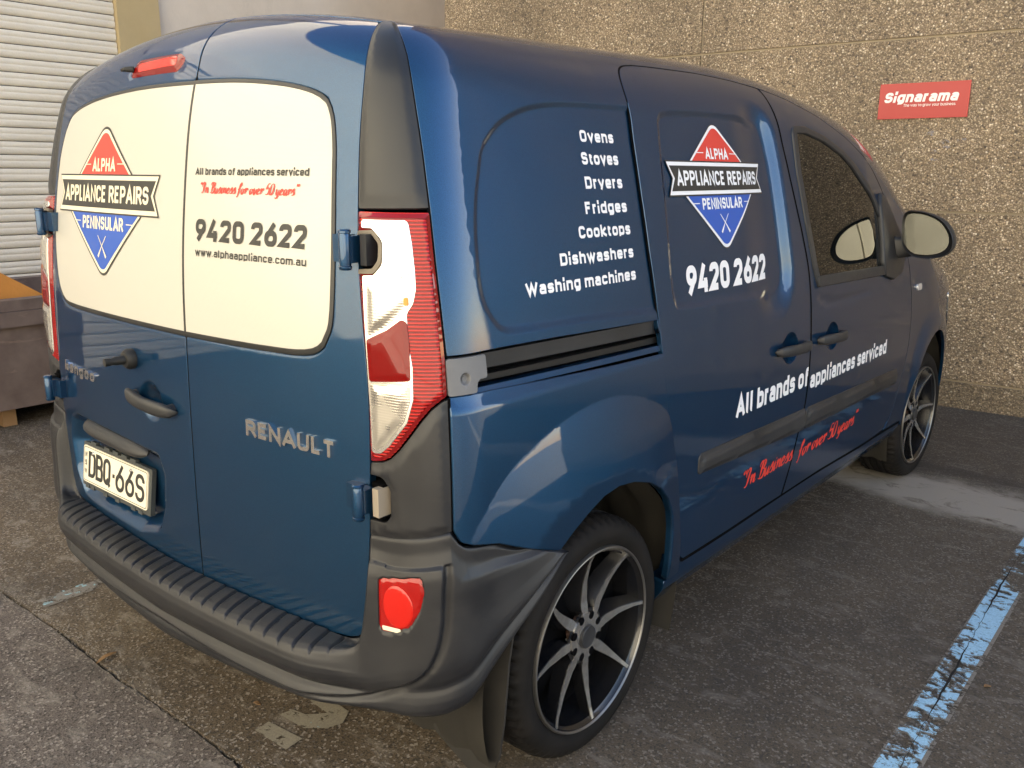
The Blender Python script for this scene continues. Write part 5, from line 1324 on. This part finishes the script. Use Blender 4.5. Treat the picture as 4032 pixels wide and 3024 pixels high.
# ------------------------------------------------------------------ handles, hinges, mouldings, rail
def handle(c, ax, up, nn, L, mat, parent, name='door_handle', flip=1):
    """grab handle arching over a scoop: c centre, ax along, nn outward"""
    c = Vector(c); ax = Vector(ax).normalized(); nn = Vector(nn).normalized(); up = Vector(up).normalized()
    V = []; F_ = []; n = 26; k = 14
    for i in range(n):
        t = -1 + 2 * i / (n - 1); e = (1 - abs(t) ** 3.2) ** .5 if abs(t) < 1 else .02
        out = .013 + .017 * (1 - t * t) - .010 * (abs(t) > .97)
        hh = .0205 * (.80 + .20 * abs(t)) * max(e, .05) ** .6; th = .0115 * max(e, .05) ** .6
        p = c + ax * (t * L / 2) + nn * out + up * (-.004 * t * flip)
        for j in range(k):
            a = 2 * math.pi * j / k; ca, sa = math.cos(a), math.sin(a)
            V.append(p + up * hh * (abs(ca) ** .75 * (1 if ca > 0 else -1)) + nn * th * (abs(sa) ** .75 * (1 if sa > 0 else -1)))
    for i in range(n - 1):
        for j in range(k): F_.append((i * k + j, i * k + (j + 1) % k, (i + 1) * k + (j + 1) % k, (i + 1) * k + j))
    F_.append(tuple(range(k))); F_.append(tuple((n - 1) * k + j for j in range(k)))
    bm = bmesh.new(); vs = [bm.verts.new(v) for v in V]
    for f in F_: bm.faces.new([vs[q] for q in f])
    h = bm_obj(name, bm, mat, parent, smooth=True)
    for t in (-.80, .80):
        q = c + ax * (t * L / 2)
        bm = bmesh.new(); r_ = bmesh.ops.create_cone(bm, cap_ends=True, segments=16, radius1=.014, radius2=.011, depth=.022)
        rot = nn.to_track_quat('Z', 'Y').to_matrix().to_4x4(); bmesh.ops.transform(bm, matrix=Matrix.Translation(q + nn * .008) @ rot, verts=bm.verts)
        bm_obj('handle_foot', bm, mat, h, smooth=True)
    return h
def frame_at(O, D):
    P = shoot(O, D); return P[0], grad(P)[0]
p, n_ = frame_at(*rearray(np.array([-.062]), np.array([.858]))); handle(p, (1, 0, -.035), (0, 0, 1), n_, .225, M['trim'], rdl)
for y, z, L in ((1.708, .874, .255), (2.040, .865, .245)):
    for sd_ in (1, -1):
        O, D = sideray(np.array([y]), np.array([z])); P = shoot(O, D); n_ = grad(P)[0]; p = P[0]
        handle((p[0] * sd_, p[1], p[2]), (0, 1, -.01), (0, 0, 1), (n_[0] * sd_, n_[1], n_[2]), L, M['trim'], van)

def hinge(z0, s0, sd_, white):
    P = wpt(s0, z0, 0); base = Vector((P[0] * sd_, P[1], P[2]))
    g = empty('hinge'); g.parent = van; g.location = base
    X = lambda v: v * sd_
    def bx(name, a, b, c_, d, e, f, mat, bev):
        bm = bmesh.new(); box(bm, min(X(a), X(b)), max(X(a), X(b)), c_, d, e, f); bm_obj(name, bm, mat, g, smooth=True, bevel=bev, seg=3)
    bx('door_leaf', -.046, -.010, -.022, .006, -.026, .026, M['paint'], .005)
    bx('link', -.016, .016, -.030, -.004, -.025, .025, M['paint'], .004)
    lathe_obj('knuckle', [(-.038, 0), (-.038, .0105), (-.0355, .0125), (-.031, .0125), (-.030, .0108), (-.024, .0115), (.026, .0115), (.030, .0102), (.031, .0122), (.035, .0122), (.0375, .010), (.0375, 0)], M['paint'], g, 28, cx=X(.004), cy=-.034, cz=0, axis='Z')
    bx('body_pad', .026, .043, -.016, .022, -.029, .029, white, .006)
    bx('pad_root', .008, .040, .0, .035, -.034, .034, M['dark'], .004)
    return g
M['primer'] = plain('pale_primer', (.30, .255, .20), .55)
for sd_ in (1, -1):
    hinge(1.274, .718, sd_, M['bumper']); hinge(.787, .7435, sd_, M['primer'] if sd_ > 0 else M['bumper'])
    g = roundpoly([(.745, .832), (.776, .832, .018), (.796, .812, .018), (.796, .757, .016), (.784, .742, .015), (.742, .741)], .002)

# grey cover plate at the tail of the slide rail, and the rail itself
CV = roundpoly([(.9185, 1.0735), (1.013, 1.0735), (1.0145, 1.030), (.994, 1.030, .008), (.986, 1.024, .008), (.984, 1.0055), (.921, 1.0055)], .004, seg=3)
panel('rail_end_cover', CV, wrapray, M['alu'], van, res=.012, disp=lambda X: .0035 - .009 * sm(1.25 * (1 - np.hypot((X[:, 0] - .9575) / .0115, (X[:, 1] - 1.034) / .0125)) * 2), dense=[(np.array([(.944, 1.02), (.972, 1.02), (.972, 1.05), (.944, 1.05)]), .003)], lip=.02, edge=.0012, mirror=True)
for sd_ in (1, -1):
    q = wpt(.957, 1.033, -.006); lathe_obj('cover_screw', [(0, .0062), (-.0, .005), (-.003, .004), (-.003, 0)] if sd_ > 0 else [(0, .0062), (.003, 0)], M['trim'], van, 12, cx=q[0] * sd_, cy=q[1], cz=q[2])
    # channel walls, guide strip, lower lip
    for nm, z0, z1, d0, d1, mat in (('rail_channel', 1.078, .998, -.048, -.048, M['dark']), ('rail_upper_strip', 1.074, 1.044, -.012, -.016, M['trim']), ('rail_guide', 1.030, 1.018, -.020, -.022, M['gasket']), ('rail_lower_lip', 1.010, 1.000, -.012, -.008, M['paint'])):
        ss = np.linspace(.925, 1.70, 40); V = []; F_ = []
        for s_ in ss:
            y = s_ - .75; za = 1.0 * z0 - max(0, y - .2) * .018; zb = z1 - max(0, y - .2) * .022
            for z_, d_ in ((za, d0), (zb, d1), (zb, d1 - .025), (za, d0 - .025)):
                P = wpt(s_, z_, d_); V.append((P[0] * sd_, P[1], P[2]))
        for i in range(len(ss) - 1):
            for q in range(4): F_.append((4 * i + q, 4 * i + (q + 1) % 4, 4 * i + 4 + (q + 1) % 4, 4 * i + 4 + q))
        bm = bmesh.new(); vs = [bm.verts.new(v) for v in V]
        for f in F_: bm.faces.new([vs[q] for q in f])
        bm_obj(nm, bm, mat, van)
# side rubbing strips
def strip(y0, y1, za0, zb0, za1, zb1, name='side_moulding'):
    P = roundpoly(SY([(y0, zb0, .010), (y1, zb1, .006), (y1, za1, .006), (y0, za0, .016)]), .006)
    panel(name, P, wrapray, M['trim'], van, res=.014, disp=lambda X: .004 + .010 * sm(sdf(P, X) / .016), lip=.012, edge=.002, mirror=True)
strip(1.108, 1.848, .668, .612, .646, .573); strip(1.866, 2.845, .645, .573, .616, .552)
# side repeater
panel('side_repeater', roundpoly(SY([(3.04, .955), (3.10, .957), (3.105, .930), (3.045, .930)]), .012), wrapray, plain('clear_repeater', (.75, .75, .75), .1, .5), van, res=.01, disp=lambda X: np.full(len(X), .008), lip=.012, mirror=True)
# garnish with plate light above the number plate
P, n_ = frame_at(*rearray(np.array([-.345]), np.array([.705])))
V = []; F_ = []; n = 30; k = 14
for i in range(n):
    t = -1 + 2 * i / (n - 1); x = -.342 + t * .203; e = max(1 - abs(t) ** 5, .03) ** .5
    y0 = float(YC(.7) + .086 * x * x)
    for j in range(k):
        a = 2 * math.pi * j / k; ca, sa = math.cos(a), math.sin(a)
        V.append((x, y0 + .012 - .034 * e * sa * (.8 if sa > 0 else .6), .704 + .008 * t * 0 + .0215 * e * ca - .006 * max(sa, 0)))
for i in range(n - 1):
    for j in range(k): F_.append((i * k + j, (i + 1) * k + j, (i + 1) * k + (j + 1) % k, i * k + (j + 1) % k))
F_.append(tuple(range(k))); F_.append(tuple((n - 1) * k + j for j in range(k)))
bm = bmesh.new(); vs = [bm.verts.new(v) for v in V]
for f in F_: bm.faces.new([vs[q] for q in f])
bm_obj('plate_light_bar', bm, M['trim'], rdl, smooth=True)

# number plate in its holder
PX, PY, PZ, PT = -.3579, .0852, .5887, -.1358
plate = empty('number_plate', (PX, PY, PZ)); plate.parent = van; plate.rotation_euler = (PT, 0, -.0)
def rr(w_, h_, r): return roundpoly([(-w_, -h_), (w_, -h_), (w_, h_), (-w_, h_)], r, seg=5)
M['plate'] = plain('cream_reflective_plate', (.80, .74, .60), .38)
M['plate_holder'] = plain('grey_plate_holder', (.045, .050, .050), .5)
bm_obj('plate_holder', prism(rr(.196, .064, .004), .002, .014, lambda a, b, d: (a + .004, d, b - .002)), M['plate_holder'], plate, bevel=.001)
bm_obj('plate_blank', prism(rr(.186, .0535, .010), -.0012, .0018, lambda a, b, d: (a, d, b)), M['plate'], plate)
o1 = rr(.1845, .052, .009); i1 = rr(.1825, .0500, .008)
def ring(name, o_, i_, f, mat, parent):
    V = [f(*p) for p in o_] + [f(*p) for p in i_]; n = len(o_); F_ = [(q, (q + 1) % n, n + (q + 1) % n, n + q) for q in range(n)]
    return mesh_obj(name, V, F_, mat, parent)
ring('plate_border', rr(.1825, .0500, .008), rr(.1806, .0482, .007), lambda a, b: (a, -.0018, b), M['black_vinyl'], plate)
for x, z in ((-.128, .036), (.093, .036)):
    lathe_obj('plate_screw', [(-.0018, .0), (-.0035, .0), (-.004, .004), (-.002, .0062), (-.0012, .0066)], M['alloy'], plate, 18, cx=x, cz=z, axis='Y')
# slotted clips peeping out below and above the plate
for x in (-.16, -.13, -.05, .02, .11, .15):
    bm = bmesh.new(); box(bm, x - .012, x + .010, .0, .010, -.071, -.060); bm_obj('holder_clip', bm, M['plate_holder'], plate)
for x in (-.13, -.05, .0, .05, .10):
    bm = bmesh.new(); box(bm, x - .018, x + .012, .001, .012, .060, .069); bm_obj('holder_clip', bm, M['plate_holder'], plate)

# ------------------------------------------------------------------ mirrors
def mirror(sd_):
    g = empty('wing_mirror'); g.parent = van
    c = np.array([.985 * sd_, 2.705, 1.180])
    # outline of the head as seen from behind: (x outward, z)
    out = catmull([(-.078, -.035), (-.086, .02), (-.087, .072), (-.070, .097), (-.010, .095), (.045, .076), (.082, .046), (.106, .002), (.105, -.038), (.080, -.066), (.030, -.080), (-.035, -.076)], .010, True)
    n = len(out); V = []; F_ = []
    prof = [(-.006, .985), (-.012, 1.0), (-.004, 1.02), (.012, 1.02), (.035, .98), (.060, .86), (.078, .62), (.086, .30)]
    tilt = Matrix.Rotation(R_(-6) * sd_, 4, 'Z') @ Matrix.Rotation(R_(3), 4, 'X')
    for dy, k in prof:
        for a, b in out: V.append(Vector(c) + tilt @ Vector(((a * k) * sd_, dy, b * k)))
    V.append(Vector(c) + tilt @ Vector((0, .090, 0)))
    for j in range(len(prof) - 1):
        for i in range(n): F_.append((j * n + i, j * n + (i + 1) % n, (j + 1) * n + (i + 1) % n, (j + 1) * n + i))
    for i in range(n): F_.append(((len(prof) - 1) * n + i, (len(prof) - 1) * n + (i + 1) % n, len(V) - 1))
    bm = bmesh.new(); vs = [bm.verts.new(v) for v in V]
    for f in F_: bm.faces.new([vs[q] for q in f])
    bm_obj('mirror_housing', bm, M['trim'], g, smooth=True)
    # dark rim and glass
    V = [Vector(c) + tilt @ Vector((a * .985 * sd_, -.006, b * .985)) for a, b in out] + [Vector(c) + tilt @ Vector(((a * .88 - .006) * sd_, .003, b * .87 + .003)) for a, b in out]
    mesh_obj('mirror_rim', V, [(i, (i + 1) % n, n + (i + 1) % n, n + i) for i in range(n)], M['gasket'], g, smooth=True)
    gt = Matrix.Rotation(R_(2.5) * sd_, 4, 'Z') @ Matrix.Rotation(R_(-6), 4, 'X')
    V = [Vector(c) + tilt @ (gt @ Vector(((a * .885 - .006) * sd_, .0, b * .875 + .003)) + Vector((0, .001, 0))) for a, b in out]
    mesh_obj('mirror_glass', V, [tuple(range(n))[::-sd_]], M['mirror'], g)
    # arm
    P = [(.795 * sd_, 2.75, 1.125), (.84 * sd_, 2.752, 1.128), (.88 * sd_, 2.755, 1.132), (.92 * sd_, 2.765, 1.138), (.97 * sd_, 2.775, 1.145)]
    bm = bmesh.new(); V = []; k = 16
    for i, p in enumerate(P):
        hz = (.062, .052, .044, .042, .040)[i]; hy = (.040, .030, .026, .026, .026)[i]
        for j in range(k):
            a = 2 * math.pi * j / k; ca, sa = math.cos(a), math.sin(a); V.append(bm.verts.new((p[0], p[1] + hy * abs(ca) ** .6 * (1 if ca > 0 else -1), p[2] + hz * abs(sa) ** .6 * (1 if sa > 0 else -1))))
    for i in range(len(P) - 1):
        for j in range(k): bm.faces.new((V[i * k + j], V[i * k + (j + 1) % k], V[(i + 1) * k + (j + 1) % k], V[(i + 1) * k + j]))
    bm.faces.new(V[:k]); bm.faces.new(V[-k:]); bm_obj('mirror_arm', bm, M['trim'], g, smooth=True)
mirror(1); mirror(-1)
# front lamps and grille on the nose, seen only from the side
panel('headlamp', roundpoly([(S3 + .12, .86, .02), (S3 + .50, .80, .02), (S3 + .55, .66, .03), (S3 + .30, .64, .04), (S3 + .16, .74, .03)], .03), wrapray, M['clear'], van, res=.03, disp=lambda X: np.full(len(X), .004), mirror=True)
for sd_ in (1,):
    Gp = roundpoly([(S4 + .06, .60), (S5, .60), (S5, .42), (S4 + .02, .42)], .02)
    panel('grille', Gp, wrapray, M['trim'], van, res=.03, disp=lambda X: np.full(len(X), .004), mirror=True)
bm = bmesh.new(); box(bm, -.74, .74, .5, 3.9, .235, .30); bm_obj('underbody', bm, M['dark'], van)
tube('rear_axle', [(-.72, .65, .30), (.72, .65, .30)], .035, M['dark'], van)
WF = .0035
logo('rear', -.297, .2935, 1.519, 1.4015, 1.311, 1.154, .1625, .2165, follow(rearray, cst(.0015), .0004), rdl, False)
write('lettering', 'All brands of appliances serviced', (.148, .524, 1.4065, 1.4215), follow(rearray, cst(.0015), .0004), M['black_vinyl'], rdr, t=.225)
script('slogan_lettering', '<In Business for over 50 years>', (.166, .497, 1.3685, 1.3905), follow(rearray, cst(.0015), .0004), M['red_vinyl'], rdr, t=.17)
write('phone_number', '9420 2622', (.157, .530, 1.2645, 1.3120), follow(rearray, cst(.0015), .0004), M['black_vinyl'], rdr, t=.24)
write('web_address', 'www.alphaappliance.com.au', (.157, .531, 1.2315, 1.2475), follow(rearray, cst(.0015), .0004), M['black_vinyl'], rdr, t=.20)
D3 = .003; SP = -.0185
for txt, xl, xr, zb_, zt_ in (('Ovens', .6715, .8045, 1.4835, 1.5095), ('Stoves', .665, .811, 1.4335, 1.4605), ('Dryers', .6645, .8145, 1.381, 1.4075), ('Fridges', .6515, .8195, 1.3265, 1.353), ('Cooktops', .6165, .822, 1.275, 1.3015), ('Dishwashers', .5385, .8245, 1.2215, 1.2475), ('Washing machines', .4165, .8255, 1.169, 1.195)):
    write('service_lettering', txt, (xl, xr, zb_, zt_), follow(sideray, dA), M['white_vinyl'], van, t=.245, track=-.01)
logo('side', 1.308, .283, 1.548, 1.444, 1.361, 1.216, .160, .205, follow(sideray, dSD), van, True)
write('phone_number', '9420 2622', (1.066, 1.576, 1.106, 1.1815), follow(sideray, dSD), M['white_vinyl'], van, t=.245)
write('lettering', 'All brands of', (1.322, 1.858, .726, .790), follow(sideray, dSD), M['white_vinyl'], van, t=.235)
write('lettering', 'appliances serviced', (1.876, 2.676, .711, .768), follow(sideray, dFD), M['white_vinyl'], van, t=.235)
script('slogan_lettering', '<In Business', (1.392, 1.790, .484, .538), follow(sideray, dSD), M['red_vinyl'], van, t=.17)
script('slogan_lettering', 'for over 50 years>', (1.83, 2.404, .476, .530), follow(sideray, dFD), M['red_vinyl'], van, t=.17)
# chrome names, one raised letter at a time
write('maker_name', 'RENAULT', (.329, .612, .850, .886), frear(.0), M['chrome'], rdr, t=.23, split=True, extrude=.0045, lift=.001, track=-.045)
def tilt_rear(a, b): P, N = frear(0.)(a, b); return P, N
write('model_name', 'kangoo', (-.625, -.397, .851, .882), tilt_rear, M['chrome'], rdl, t=.26, split=True, extrude=.0055, lift=.001, track=.03, shear=.2)
fpl = lambda a, b: (np.stack([a, np.zeros_like(a), b], 1), np.tile([0., -1., 0.], (len(a), 1)))
write('plate_lettering', 'DBQ', (-.152, -.022, -.036, .0400), fpl, M['black_vinyl'], plate, t=.145, split=True, lift=.0014, extrude=.0009)
write('plate_lettering', '*66S', (-.008, .170, -.038, .0380), fpl, M['black_vinyl'], plate, t=.145, split=True, lift=.0014, extrude=.0009)
for ch, z in (('N', .020), ('S', -.004), ('W', -.030)):
    write('state_letter', ch, (-.1745, -.1625, z, z + .0155), fpl, M['black_vinyl'], plate, t=.22, lift=.0020)
